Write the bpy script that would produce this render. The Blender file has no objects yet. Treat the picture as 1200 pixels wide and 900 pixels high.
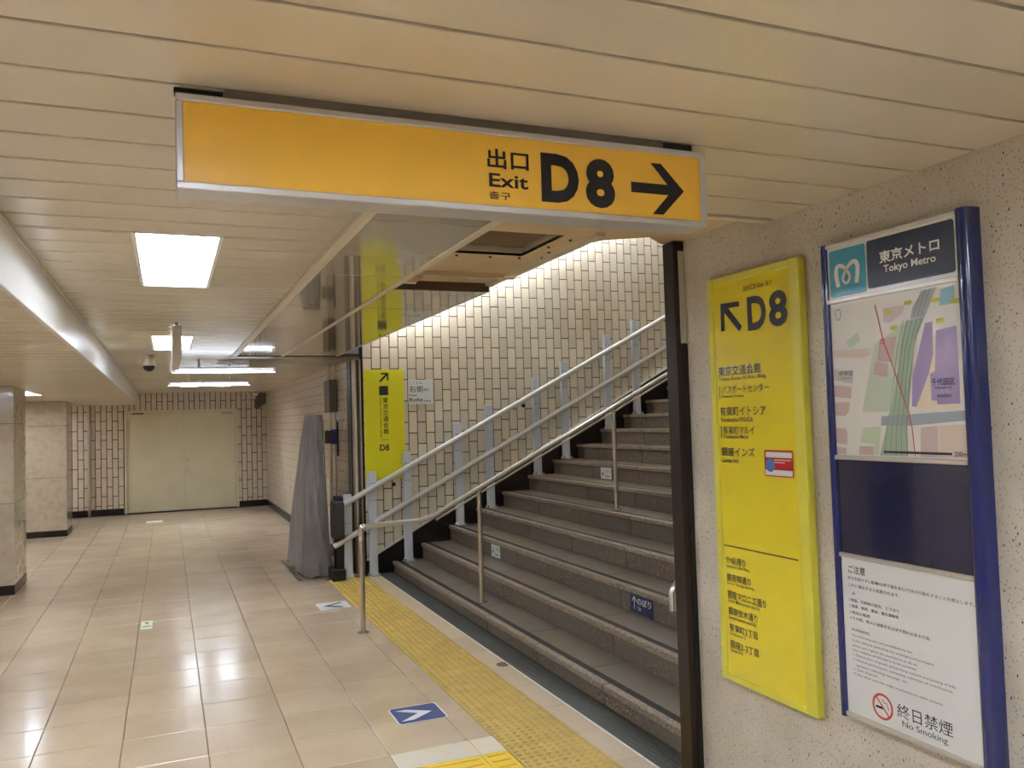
import bpy, bmesh, math, random
from mathutils import Vector, Matrix
random.seed(7)
PI = math.pi
C = bpy.context.scene.collection

# ------------------------------------------------------------------ camera
def cam_matrix(yaw, pitch, roll):
    f = Vector((math.sin(yaw)*math.cos(pitch), math.cos(yaw)*math.cos(pitch), math.sin(pitch)))
    r = Vector((math.cos(yaw), -math.sin(yaw), 0)); u = r.cross(f)
    c, s = math.cos(roll), math.sin(roll)
    r2 = c*r + s*u; u2 = -s*r + c*u
    return Matrix((r2, u2, -f)).transposed().to_4x4()
cd = bpy.data.cameras.new('camera'); cam = bpy.data.objects.new('camera', cd); C.objects.link(cam)
M_ = cam_matrix(math.radians(22.7164), math.radians(2.3681), math.radians(-1.7281))
cam.matrix_world = Matrix.Translation((0, 0, 1.6)) @ M_
cd.sensor_width = 36; cd.lens = 967.86/1200*36; cd.clip_start = .05; cd.clip_end = 100
bpy.context.scene.camera = cam

# ------------------------------------------------------------------ world, exposure, lamp strengths
w = bpy.data.worlds.new('world'); bpy.context.scene.world = w; w.use_nodes = True
w.node_tree.nodes['Background'].inputs[0].default_value = (.8, .85, 1, 1)
w.node_tree.nodes['Background'].inputs[1].default_value = 0.05
vs = bpy.context.scene.view_settings
vs.view_transform = 'Standard'; vs.look = 'None'; vs.gamma = 1; vs.exposure = 1.25; vs.use_curve_mapping = False
TUBE = 30.0        # recessed fluorescent tubes in the passage ceiling
STAIR_TUBE = 30.0  # tubes of the stairwell
BARE = 3.6        # bare tubes at the far end

# ------------------------------------------------------------------ materials
def lin(c):
    return tuple((v/255/12.92 if v/255 <= .04045 else ((v/255+.055)/1.055)**2.4) for v in c) + (1,)
MATS = {}
def mat(name, rgb, rough=.5, metal=0, spec=.5, coat=0, coat_r=.05, vary=0, noise=None, bump=0, bscale=40, emit=0, alpha=None):
    """rgb sRGB 0-255. vary: per-object value variation. noise: (scale, rgb2, lo, hi) mottling."""
    if name in MATS: return MATS[name]
    m = bpy.data.materials.new(name); m.use_nodes = True; nt = m.node_tree; N = nt.nodes; L = nt.links
    b = N['Principled BSDF']; MATS[name] = m
    b.inputs['Roughness'].default_value = rough; b.inputs['Metallic'].default_value = metal
    b.inputs['Specular IOR Level'].default_value = spec
    b.inputs['Coat Weight'].default_value = coat; b.inputs['Coat Roughness'].default_value = coat_r
    col = None
    base = N.new('ShaderNodeRGB'); base.outputs[0].default_value = lin(rgb); col = base.outputs[0]
    if noise:
        tc = N.new('ShaderNodeNewGeometry')
        for (sc, c2, lo, hi) in noise:
            nz = N.new('ShaderNodeTexNoise'); nz.inputs['Scale'].default_value = sc; nz.inputs['Detail'].default_value = 4
            L.new(tc.outputs['Position'], nz.inputs['Vector'])
            mr = N.new('ShaderNodeMapRange'); mr.inputs[1].default_value = lo; mr.inputs[2].default_value = hi
            L.new(nz.outputs[0], mr.inputs[0])
            mx = N.new('ShaderNodeMix'); mx.data_type = 'RGBA'
            L.new(mr.outputs[0], mx.inputs[0]); L.new(col, mx.inputs[6]); mx.inputs[7].default_value = lin(c2)
            col = mx.outputs[2]
    if vary:
        oi = N.new('ShaderNodeObjectInfo'); mr = N.new('ShaderNodeMapRange')
        L.new(oi.outputs['Random'], mr.inputs[0]); mr.inputs[3].default_value = 1-vary; mr.inputs[4].default_value = 1+vary
        hs = N.new('ShaderNodeHueSaturation'); L.new(mr.outputs[0], hs.inputs['Value']); L.new(col, hs.inputs['Color']); col = hs.outputs[0]
    L.new(col, b.inputs['Base Color'])
    if bump:
        nz = N.new('ShaderNodeTexNoise'); nz.inputs['Scale'].default_value = bscale; nz.inputs['Detail'].default_value = 3
        g = N.new('ShaderNodeNewGeometry'); L.new(g.outputs['Position'], nz.inputs['Vector'])
        bp = N.new('ShaderNodeBump'); bp.inputs['Strength'].default_value = bump; bp.inputs['Distance'].default_value = .01
        L.new(nz.outputs[0], bp.inputs['Height']); L.new(bp.outputs[0], b.inputs['Normal'])
    if emit:
        b.inputs['Emission Color'].default_value = lin(rgb); b.inputs['Emission Strength'].default_value = emit
    return m

slat_m = mat('cream painted slat', (216, 205, 186), .2, 0, .42, 0, .1, vary=.03, noise=[(1.1, (204, 191, 166), .4, .7)])
slat_low = mat('low ceiling slat', (210, 194, 166), .22, 0, .45, .1, .08, vary=.03)
gap_m = mat('dark joint', (64, 54, 42), .9)
panel_m = mat('glossy ceiling panel', (176, 164, 142), .1, .0, .5, .8, .04, vary=.03)
trim_m = mat('cream trim', (215, 203, 180), .35)
white_m = mat('white enamel', (240, 240, 238), .3)
beam_m = mat('white beam face', (236, 233, 226), .25, coat=.4)
soffit_m = mat('raw plaster board', (214, 192, 155), .6, noise=[(3, (198, 174, 136), .35, .7)])
floor_m = mat('waxed floor tile', (214, 192, 163), .22, 0, .5, .3, .12, vary=.06, noise=[(2.2, (200, 176, 146), .35, .75), (95, (150, 132, 106), .62, .78)], bump=.05, bscale=7)
border_m = mat('border floor tile', (206, 186, 156), .35, vary=.05, noise=[(60, (192, 170, 140), .5, .8)])
patch_m = mat('pale floor tile', (226, 216, 196), .45, vary=.03, noise=[(6, (232, 206, 140), .5, .75)])
grout_m = mat('floor grout', (104, 88, 68), .8)
tact_m = mat('worn tactile block', (204, 174, 84), .45, vary=.04, noise=[(9, (188, 154, 70), .4, .8)])
tact2_m = mat('bright tactile block', (238, 198, 30), .45, vary=.02)
tile_m = mat('glazed cream wall tile', (224, 212, 190), .3, 0, .5, .35, .12, vary=.11, noise=[(.9, (212, 196, 168), .4, .7)])
tile_far = mat('pale glazed wall tile', (222, 206, 184), .32, 0, .5, .3, .12, noise=[(7, (212, 192, 168), .35, .7)])
wgrout_m = mat('dark wall grout', (38, 28, 22), .9)
lgrout_m = mat('light wall grout', (150, 130, 105), .8)
stone_m = mat('pillar stone', (196, 182, 160), .2, 0, .5, .6, .06, vary=.04, noise=[(14, (186, 166, 142), .4, .7)])
black_m = mat('black stone skirting', (26, 18, 15), .25, noise=[(60, (44, 30, 26), .5, .8)])
conc_m = None
granite_m = mat('brown granite', (114, 96, 78), .42, vary=.10, noise=[(90, (62, 52, 46), .5, .6), (60, (172, 158, 142), .58, .68), (1.4, (106, 96, 84), .35, .7)], bump=.15, bscale=140)
nose_m = mat('lit nosing granite', (150, 132, 112), .35, vary=.08, noise=[(90, (92, 80, 68), .5, .62), (60, (186, 172, 154), .58, .68)])  # bright lit edge of the nosings is put into this lighter granite
tread_m = mat('worn granite tread', (124, 110, 92), .28, vary=.06, noise=[(110, (96, 88, 78), .5, .7), (2, (116, 108, 96), .35, .7)])
grip_m = mat('black grip strip', (22, 18, 16), .7)
steel_m = mat('stainless steel', (222, 220, 216), .25, 1.0)
dsteel_m = mat('brushed steel tube', (196, 188, 178), .3, 1.0)
railst_m = mat('polished rail tube', (224, 220, 214), .32, .85)
alu_m = mat('aluminium', (200, 200, 200), .35, .9)
galv_m = mat('grey painted steel post', (206, 210, 218), .45, .1)
rail_m = mat('satin lift rail', (222, 220, 214), .35, .4)
bronze_m = mat('dark bronze post', (44, 30, 22), .35, .3)
door_m = mat('cream painted door', (226, 216, 180), .45, noise=[(2.5, (218, 206, 170), .4, .8)])
cloth_m = mat('grey vinyl cover', (122, 115, 112), .5, bump=.6, bscale=9, noise=[(3, (108, 102, 99), .4, .7)])
box_m = mat('grey brown metal box', (104, 92, 78), .5, .2)
drain_m = mat('drain grating', (104, 106, 102), .45, .4)
darkm = mat('black plastic', (22, 20, 20), .4)
yel_m = mat('yellow sign frame', (214, 204, 66), .4)
yelf_m = mat('yellow sign face', (226, 206, 36), .22, coat=.6, coat_r=.05)
gold_m = mat('amber sign face', (250, 196, 70), .25, coat=.5, coat_r=.08)
lime_m = mat('lemon wall sign', (226, 218, 34), .35)
ink = mat('black ink', (22, 20, 22), .5)
inkg = mat('soft black ink', (52, 48, 46), .5)
winks = mat('white ink', (236, 236, 232), .5)
navyf = mat('navy frame enamel', (10, 28, 96), .22, coat=.8)
navyp = mat('navy header', (16, 26, 56), .3, coat=.4)
navyg = mat('dark glossy pane', (34, 34, 62), .12, coat=.6)
teal = mat('teal square', (44, 146, 176), .3, coat=.4)
paper = mat('white board face', (222, 222, 218), .3, coat=.4)
bluest = mat('blue sticker', (26, 54, 118), .4)
navyst = mat('navy sticker', (26, 42, 84), .4)
whitest = mat('white sticker', (224, 226, 222), .4)
redm = mat('sign red', (206, 74, 58), .5)
def concrete():
    m = bpy.data.materials.new('cast terrazzo wall'); m.use_nodes = True; N = m.node_tree.nodes; L = m.node_tree.links
    b = N['Principled BSDF']; b.inputs['Roughness'].default_value = .42
    g = N.new('ShaderNodeNewGeometry')
    base = N.new('ShaderNodeTexNoise'); base.inputs['Scale'].default_value = 2.2; base.inputs['Detail'].default_value = 6; L.new(g.outputs[0], base.inputs[0])
    cr = N.new('ShaderNodeValToRGB'); cr.color_ramp.elements[0].position = .3; cr.color_ramp.elements[1].position = .72
    cr.color_ramp.elements[0].color = lin((186, 176, 158)); cr.color_ramp.elements[1].color = lin((214, 206, 192)); L.new(base.outputs[0], cr.inputs[0])
    col = cr.outputs[0]
    mp = N.new('ShaderNodeMapping'); mp.inputs['Scale'].default_value = (1, 1, .62); L.new(g.outputs[0], mp.inputs[0])
    for sc, rad, c2 in ((85, .2, (108, 97, 84)), (140, .26, (150, 138, 122)), (52, .12, (66, 56, 48)), (60, .16, (124, 112, 98))):
        v = N.new('ShaderNodeTexVoronoi'); v.inputs['Scale'].default_value = sc; L.new(mp.outputs[0], v.inputs[0])
        lt = N.new('ShaderNodeMath'); lt.operation = 'LESS_THAN'; lt.inputs[1].default_value = rad; L.new(v.outputs['Distance'], lt.inputs[0])
        sep = N.new('ShaderNodeSeparateColor'); L.new(v.outputs['Color'], sep.inputs[0])
        l2 = N.new('ShaderNodeMath'); l2.operation = 'LESS_THAN'; l2.inputs[1].default_value = .36; L.new(sep.outputs[0], l2.inputs[0])
        mu = N.new('ShaderNodeMath'); mu.operation = 'MULTIPLY'; L.new(lt.outputs[0], mu.inputs[0]); L.new(l2.outputs[0], mu.inputs[1])
        mx = N.new('ShaderNodeMix'); mx.data_type = 'RGBA'; L.new(mu.outputs[0], mx.inputs[0]); L.new(col, mx.inputs[6]); mx.inputs[7].default_value = lin(c2)
        col = mx.outputs[2]
    L.new(col, b.inputs['Base Color'])
    nb = N.new('ShaderNodeTexNoise'); nb.inputs['Scale'].default_value = 60; L.new(g.outputs[0], nb.inputs[0])
    bp = N.new('ShaderNodeBump'); bp.inputs['Strength'].default_value = .25; bp.inputs['Distance'].default_value = .004
    L.new(nb.outputs[0], bp.inputs['Height']); L.new(bp.outputs[0], b.inputs['Normal'])
    return m
conc_m = concrete()
def emitter(name, rgb, s):
    m = bpy.data.materials.new(name); m.use_nodes = True; b = m.node_tree.nodes['Principled BSDF']
    b.inputs['Base Color'].default_value = (.9, .9, .9, 1)
    b.inputs['Emission Color'].default_value = lin(rgb); b.inputs['Emission Strength'].default_value = s
    return m
tube_m = emitter('lit tube', (226, 238, 255), TUBE)
stube_m = emitter('lit stair tube', (238, 244, 255), STAIR_TUBE)
bare_m = emitter('lit bare tube', (226, 238, 255), BARE)

# ------------------------------------------------------------------ mesh helpers
class MB:
    def __init__(s): s.bm = bmesh.new()
    def box(s, x0, x1, y0, y1, z0, z1, bev=0, seg=1, M=None):
        r = bmesh.ops.create_cube(s.bm, size=1)
        for v in r['verts']:
            v.co = Vector(((x0+x1)/2+v.co.x*(x1-x0), (y0+y1)/2+v.co.y*(y1-y0), (z0+z1)/2+v.co.z*(z1-z0)))
        vs_ = r['verts']
        if bev:
            e = list({e for v in vs_ for e in v.link_edges})
            q = bmesh.ops.bevel(s.bm, geom=e, offset=bev, segments=seg, affect='EDGES', profile=.5)
            vs_ = list({v for f in q['faces'] for v in f.verts} | {v for v in vs_ if v.is_valid})
        if M is not None:
            for v in vs_: v.co = M @ v.co
        return s
    def cyl(s, a, b, r, seg=14, r2=None, cap=True):
        a = Vector(a); b = Vector(b); d = b-a
        q = Vector((0, 0, 1)).rotation_difference(d.normalized()).to_matrix().to_4x4()
        M = Matrix.Translation((a+b)/2) @ q
        bmesh.ops.create_cone(s.bm, cap_ends=cap, segments=seg, radius1=r, radius2=r if r2 is None else r2, depth=d.length, matrix=M)
        return s
    def sphere(s, c, r, u=14, v=8, sc=(1, 1, 1)):
        M = Matrix.Translation(c) @ Matrix.Diagonal((*sc, 1))
        bmesh.ops.create_uvsphere(s.bm, u_segments=u, v_segments=v, radius=r, matrix=M); return s
    def prism(s, pts, n):          # pts: 3D polygon, n: thickness vector
        n = Vector(n); a = [s.bm.verts.new(p) for p in pts]; b = [s.bm.verts.new(Vector(p)+n) for p in pts]
        try: s.bm.faces.new(a)
        except ValueError: pass
        s.bm.faces.new(b[::-1])
        for i in range(len(a)):
            j = (i+1) % len(a); s.bm.faces.new((a[j], a[i], b[i], b[j]))
        return s
    def flat(s, pts, z=0, t=0):    # polygon in local xy
        if t: return s.prism([(x, y, z) for x, y in pts], (0, 0, t))
        f = s.bm.faces.new([s.bm.verts.new((x, y, z)) for x, y in pts])
        f.normal_update()
        if f.normal.z < 0: f.normal_flip()
        return s
    def tube(s, path, r, seg=12):
        P = [Vector(p) for p in path]; rings = []
        up = None
        for i, p in enumerate(P):
            t = ((P[min(i+1, len(P)-1)]-p).normalized()+(p-P[max(i-1, 0)]).normalized()).normalized()
            if up is None:
                up = t.orthogonal().normalized()
            up = (up - t*up.dot(t)).normalized(); sd = t.cross(up)
            rings.append([s.bm.verts.new(p+(up*math.cos(a)+sd*math.sin(a))*r) for a in [k*2*PI/seg for k in range(seg)]])
        for a, b in zip(rings, rings[1:]):
            for k in range(seg): s.bm.faces.new((a[k], a[(k+1) % seg], b[(k+1) % seg], b[k]))
        s.bm.faces.new(rings[0][::-1]); s.bm.faces.new(rings[-1]); return s
    def mesh(s, name, smooth=False):
        bmesh.ops.recalc_face_normals(s.bm, faces=s.bm.faces)
        me = bpy.data.meshes.new(name); s.bm.to_mesh(me); s.bm.free()
        if smooth:
            me.shade_smooth()
            me.set_sharp_from_angle(angle=math.radians(40))
        return me
    def obj(s, name, m, parent=None, loc=None, smooth=False):
        me = s.mesh(name, smooth); me.materials.append(m); return put(name, me, parent, loc)
def put(name, me, parent=None, loc=None):
    o = bpy.data.objects.new(name, me); C.objects.link(o)
    if parent: o.parent = parent
    if loc: o.location = loc
    return o
def tag(o, label, cat, group=None):
    o['label'] = label; o['category'] = cat
    if group: o['group'] = group
    return o
def thing(name, label, cat, loc=(0, 0, 0), rot=(0, 0, 0), group=None):
    o = bpy.data.objects.new(name, None); C.objects.link(o); o.location = loc; o.rotation_euler = rot
    o.empty_display_size = .05
    return tag(o, label, cat, group)
def struct(o): o['kind'] = 'structure'; return o
def box(x0, x1, y0, y1, z0, z1, bev=0): return MB().box(x0, x1, y0, y1, z0, z1, bev)
def copy_tree(o, parent=None):
    c = o.copy(); C.objects.link(c)
    if parent: c.parent = parent
    for ch in list(o.children): copy_tree(ch, c)
    return c
def cut_rect(rect, holes):
    """split a rectangle (x0,x1,y0,y1) into rectangles that avoid holes"""
    out = [rect]
    for h in holes:
        nx = []
        for (x0, x1, y0, y1) in out:
            if h[0] >= x1 or h[1] <= x0 or h[2] >= y1 or h[3] <= y0: nx.append((x0, x1, y0, y1)); continue
            if h[2] > y0: nx.append((x0, x1, y0, h[2]))
            if h[3] < y1: nx.append((x0, x1, h[3], y1))
            a, b = max(y0, h[2]), min(y1, h[3])
            if h[0] > x0: nx.append((x0, h[0], a, b))
            if h[1] < x1: nx.append((h[1], x1, a, b))
        out = nx
    return out

# ------------------------------------------------------------------ text
TXT = {}
def text_mesh(s, u0, u1, v0, v1, z, m, name='lettering', parent=None, off=0.0, thick=0, shear=0):
    key = (s, off)
    if key not in TXT:
        c = bpy.data.curves.new('lettering', 'FONT'); c.body = s; c.resolution_u = 2 if len(s) > 14 else 4; c.offset = off
        o = bpy.data.objects.new('lettering', c); me = bpy.data.meshes.new_from_object(o)
        vs_ = [tuple(v.co) for v in me.vertices]; fs = [tuple(p.vertices) for p in me.polygons]
        bpy.data.objects.remove(o); bpy.data.meshes.remove(me); TXT[key] = (vs_, fs)
    vs_, fs = TXT[key]
    xa = min(v[0] for v in vs_); xb = max(v[0] for v in vs_); ya = min(v[1] for v in vs_); yb = max(v[1] for v in vs_)
    co = [(u0+(x-xa)/(xb-xa)*(u1-u0), v0+(y-ya)/(yb-ya)*(v1-v0), z) for x, y, _ in vs_]
    me = bpy.data.meshes.new(name); me.from_pydata(co, [], fs); me.materials.append(m)
    o = put(name, me, parent)
    return o

# ================================================================== FLOOR
FX0, FX1, FY0, FY1 = -3.6, 1.86, -4.0, 17.4
fl = struct(box(FX0, 8.6, FY0, FY1, -.12, -.012).obj('floor', grout_m))
# tiles
def tile_mesh(w_, d_, h=.012, bev=.003):
    return box(.0015, w_-.0015, .0015, d_-.0015, -h, 0, bev).mesh('floor_tile')
TW = .4
t44 = tile_mesh(TW, TW); t44.materials.append(floor_m)
tn = tile_mesh(.13, TW); tn.materials.append(floor_m)
X0g, Y0g = .17, 3.977
cells = []
for i in range(-10, 6):
    for j in range(-20, 35):
        x = X0g+i*TW; y = Y0g+j*TW
        if x < FX0-.01 or y < FY0 or y+TW > FY1+.02: continue
        if x >= 1.36 and (y < 8.67 or x+TW > 2.2): continue
        cells.append((x, y))
def in_view(x, y, z=0, pad=.06):
    v = M_.to_3x3().transposed() @ Vector((x, y, z-1.6))
    if v.z > -.3: return None
    px = 967.86*v.x/-v.z; py = 967.86*v.y/-v.z
    if abs(px) > 600*(1+pad) or abs(py) > 450*(1+pad): return None
    return -v.z
cand = []
for c in cells:
    d = [in_view(c[0]+a, c[1]+b) for a in (0, TW) for b in (0, TW)]
    d = [q for q in d if q]
    cand.append((min(d) if d else 999, c))
cand.sort()
near = [c for d, c in cand if d < 900][:285]; nearset = set(near)
for (x, y) in near: put('floor_tile', t44, fl, (x, y, random.uniform(-.0008, .0008)))
mb = MB()
for (x, y) in cells:
    if (x, y) not in nearset: mb.box(x+.0015, x+TW-.0015, y+.0015, y+TW-.0015, -.012, 0)
for j in range(-20, 12):
    y = Y0g+j*TW
    if y < -4 or y > 8.6: continue
    if y < 2.8: mb.box(1.3715, 1.499, y+.0015, y+TW-.0015, -.012, 0)
    else: put('narrow_floor_tile', tn, fl, (1.37, y, 0))
# beyond the concrete wall line, near the camera
for j in range(-20, 0):
    y = Y0g+j*TW
    if y+TW > 2.8: continue
    mb.box(1.5, 1.9, y+.0015, y+TW-.0015, -.012, 0); mb.box(1.9, 2.05, y+.0015, y+TW-.0015, -.012, 0)
o = mb.obj('distant_floor_tiles', floor_m, fl); o['kind'] = 'stuff'
# border tiles between tactile strip and drain
bt = tile_mesh(.135, .4); bt.materials.append(border_m)
k = 0; y = 2.62
while y < 8.6:
    put('border_tile', bt, fl, (1.897, y, 0)); y += .4
# pale patch row and bright tactile tiles at the bottom of the frame
for o_ in [o for o in fl.children if o.name.startswith(('floor_tile', 'narrow_floor_tile'))]:
    if abs(o_.location.y-(Y0g-.4)) < .05 and (o_.location.x > .9): bpy.data.objects.remove(o_)
pm = tile_mesh(.4, .2); pm.materials.append(patch_m); pn = tile_mesh(.13, .2); pn.materials.append(patch_m)
put('pale_floor_tile', pm, fl, (.97, 3.777, 0)); put('pale_floor_tile', pn, fl, (1.37, 3.777, 0))

# tactile blocks
def tactile_mesh(w_, d_, nx, ny):
    mb = MB(); mb.box(.0015, w_-.0015, .0015, d_-.0015, -.012, .001, .002)
    for i in range(nx):
        for j in range(ny):
            cx = (i+.5)*w_/nx; cy = (j+.5)*d_/ny; r1, r2 = .0150, .0095
            a = [mb.bm.verts.new((cx+r1*math.cos(q*PI/3), cy+r1*math.sin(q*PI/3), .001)) for q in range(6)]
            b = [mb.bm.verts.new((cx+r2*math.cos(q*PI/3), cy+r2*math.sin(q*PI/3), .0068)) for q in range(6)]
            for q in range(6): mb.bm.faces.new((a[q], a[(q+1) % 6], b[(q+1) % 6], b[q]))
            mb.bm.faces.new(b)
    return mb.mesh('tactile_block')
tb = tactile_mesh(.395, .4, 9, 9); tb.materials.append(tact_m)
strip = thing('tactile_strip', 'dull yellow dotted tactile paving strip running along the foot of the stairs', 'tactile paving', (1.5, 2.6, 0))
for j in range(15): put('tactile_block', tb, strip, (0, j*.4, 0))
bright = thing('tactile_block_pair', 'bright yellow ridged tactile floor blocks at the bottom edge of the picture', 'tactile paving', (1.10, 3.377, 0))
def bar_tile(x0, x1):
    mb = MB(); mb.box(x0+.0015, x1-.0015, 0, .398, -.012, .001, .002)
    n = 6
    for i in range(n):
        cy = (i+.5)*.4/n; mb.box(x0+.02, x1-.02, cy-.012, cy+.012, .001, .005, .002)
    return mb.obj('ridged_block', tact2_m, bright)
bar_tile(-.13, .26); bar_tile(.26, .395)

# drain along first step
dr = thing('floor_drain', 'long dark grated drain channel at the foot of the first stair', 'drain', (2.03, 2.9, 0))
o = MB().box(0, .17, 0, 5.8, -.02, -.006).obj('channel_bed', mat('drain bed', (58, 58, 56), .6), dr)
mb = MB()
y = 0.01
while y < 5.78:
    mb.box(.006, .165, y, y+.008, -.006, .002); y += .02
for xx in (.03, .06, .09, .12, .15): mb.box(xx-.002, xx+.002, 0, 5.8, -.006, .0012)
o = mb.obj('grating_bars', drain_m, dr); o['kind'] = 'stuff'
MB().box(-.004, .006, 0, 5.8, -.012, .003).obj('edge_strip', mat('glinting edge strip', (232, 230, 222), .4, .3), dr)  # metal edge with its glint put into the pale colour
MB().cyl((-.03, 2.17, -.011), (-.03, 2.17, .0025), .045, 20).obj('drain_cap', mat('dull metal cap', (96, 90, 78), .5, .5), dr)

# floor stickers (flat print standing on the floor)
def sticker(name, label, cat, x, y, rz, w_, h_, base, cr=.02):
    t = thing(name, label, cat, (x, y, .0012), (0, 0, rz))
    rounded(-w_/2, w_/2, -h_/2, h_/2, cr, 0, .0008, base, 'sticker_sheet', t); return t
def rpts(x0, x1, y0, y1, r, n=4):
    P = []
    for cx, cy, a0 in ((x1-r, y1-r, 0), (x0+r, y1-r, PI/2), (x0+r, y0+r, PI), (x1-r, y0+r, 1.5*PI)):
        for k in range(n+1): P.append((cx+r*math.cos(a0+k*PI/2/n), cy+r*math.sin(a0+k*PI/2/n)))
    return P
def rounded(x0, x1, y0, y1, r, z, t, m, name, parent):
    return MB().flat(rpts(x0, x1, y0, y1, r), z, t).obj(name, m, parent)
t = sticker('floor_arrow_sticker', 'blue floor sticker with a white chevron beside the yellow tactile strip', 'floor sticker', 1.247, 4.457, 0, .275, .26, whitest, .025)
rounded(-.129, .129, -.122, .122, .02, .0009, .0005, bluest, 'blue_field', t)
MB().flat([(-.108, .082), (-.045, .082), (.082, .0), (-.045, -.088), (-.115, -.088), (.0, .0)], .0018).obj('chevron', winks, t)
t = sticker('floor_arrow_sticker', 'white floor sticker with a black chevron near the covered machine', 'floor sticker', 1.33, 7.4, 0, .27, .28, whitest, .01)
MB().flat([(.07, .105), (.095, .08), (-.03, 0.005), (.085, -.1), (.05, -.118), (-.09, .0)], .0018).obj('chevron', ink, t)
t = sticker('floor_notice_sticker', 'small pale green sticker alone in the middle of the floor tiles', 'floor sticker', -.172, 7.47, 0, .085, .30, mat('pale green', (222, 228, 196), .4), .01)
MB().flat([(-.02, .09), (.02, .09), (0, .02)], .0018).obj('arrow_print', inkg, t)
MB().flat([(-.03, -.03), (.03, -.03), (.03, -.09), (-.03, -.09)], .0018).obj('text_print', mat('green print', (150, 170, 140), .5), t)
t = sticker('floor_notice_sticker', 'faint white sticker on the far floor in front of the double doors', 'floor sticker', -.22, 15.62, 0, .26, .3, mat('faint white', (232, 222, 200), .4), .01)

# ================================================================== CEILING
ZC = 2.29; ZL = 2.07
FIX = [(.045, 3.72), (.045, 7.22), (.045, .22), (.045, -3.2), (.35, 14.2), (.85, 14.2), (1.15, -.35)]   # centre points; main row, then lamps added to brighten far end and right wall
LFIX = [(-1.6, 11.35), (-1.75, 7.6), (-1.75, 4.1), (-1.75, .6), (-2.7, 13.6), (-1.75, -2.9), (-2.75, 16.4)]  # last one added out of view to brighten the far end wall
FW, FL = .145, .58
holes = [(x-FW, x+FW, y-FL, y+FL) for x, y in FIX]
lholes = [(x-FW, x+FW, y-FL, y+FL) for x, y in LFIX]
OPEN = (1.09, 1.62, 2.42, 4.16)
def plane_mb(rects, z0, z1):
    mb = MB()
    for r in rects: mb.box(r[0], r[1], r[2], r[3], z0, z1)
    return mb
rects = cut_rect((-.52, .62, 2.42, 17.4), holes) + cut_rect((-.52, 2.3, -4.0, 2.42), holes) + cut_rect((.62, 1.092, 2.42, 17.4), holes) + [ (1.09, 1.62, 4.16, 8.9), (1.09, 1.9, 8.9, 17.4), (1.62, 1.9, 8.72, 8.9)]
ce = struct(plane_mb(rects, ZC+.018, ZC+.045).obj('ceiling', gap_m))
def slat(x0, x1, y0, y1, z, m, parent, name='ceiling_slat'):
    w_, d_ = x1-x0, y1-y0
    if w_ < .01 or d_ < .01: return
    key = (round(w_, 3), round(d_, 3), m.name)
    if key not in SL:
        me = box(0, w_, .006, d_-.006, 0, .018, .002).mesh(name); me.materials.append(m); SL[key] = me
    return put(name, SL[key], parent, (x0, y0, z))
SL = {}
y = 2.36-.2*33
ys = []
while y < 17.4: ys.append(y); y += .2
for y in ys:
    y1 = min(y+.2, 17.4)
    if y1 < 0: continue
    xr = 2.045 if y < 2.3 else (.585 if y < 8.6 else 1.86)
    for r in cut_rect((-.47, xr, y, y1), holes): slat(r[0], r[1], r[2], r[3], ZC, slat_m, ce)
mb = MB()
for y in ys:
    if y+.2 < 0:
        for r in cut_rect((-.47, 2.045, y, y+.2), holes): mb.box(r[0], r[1], r[2]+.005, r[3]-.005, ZC, ZC+.018)
o = mb.obj('rear_ceiling_slats', slat_m, ce); o['kind'] = 'stuff'
# glossy panels beside the stair opening, with cover strips
pj = [2.42, 2.75, 3.82, 4.90, 5.97, 7.05, 8.12, 8.52]
def pn_(x0, x1, y0, y1):
    box(x0+.004, x1-.004, y0+.005, y1-.005, ZC, ZC+.016, .002).obj('ceiling_panel', panel_m, ce)
for a, b in zip(pj, pj[1:]):
    pn_(.645, 1.062, a, b)
for a, b in ((4.16, 4.9), (4.9, 5.97), (5.97, 7.05), (7.05, 8.12), (8.12, 8.7)): pn_(1.09, 1.62, a, b)
def trim(n, x0, x1, y0, y1, z0, z1, m=trim_m): return struct(box(x0, x1, y0, y1, z0, z1, .002).obj('trim_%d' % n, m))
trim(1, .597, .645, 2.40, 8.52, ZC-.004, ZC+.012)
trim(2, 1.06, 1.092, 2.40, 8.52, ZC-.003, ZC+.012)
trim(3, .585, .597, 2.40, 8.52, ZC-.001, ZC+.012, mat('dark cream trim', (176, 162, 136), .4))  # darker strip along the slat ends
trim(4, 1.605, 1.625, 4.16, 8.72, ZC-.002, ZC+.03)
trim(5, .585, 2.045, 2.385, 2.42, ZC-.002, ZC+.012)
trim(6, -.49, -.47, -4, 17.4, ZC-.012, ZC+.01)
# shutter slot strip across the ceiling
sl = struct(MB().box(1.62, 1.9, 8.725, 8.9, ZC-.004, ZC+.012, .002).box(.58, 1.62, 8.52, 8.9, ZC-.004, ZC+.012, .002).obj('trim_7', mat('dull grey strip', (128, 116, 98), .3, .3)))
struct(box(.58, 1.86, 8.9, 8.95, ZC-.008, ZC+.012, .002).obj('trim_8', mat('pale strip', (196, 184, 160), .3)))
struct(box(.5, 1.86, 8.95, 9.62, ZC-.002, ZC+.012, .002).obj('trim_9', mat('brown grey strip', (140, 126, 106), .3, .3)))
struct(box(.58, 1.62, 8.50, 8.52, ZC-.006, ZC+.012).obj('trim_10', darkm))
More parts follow.
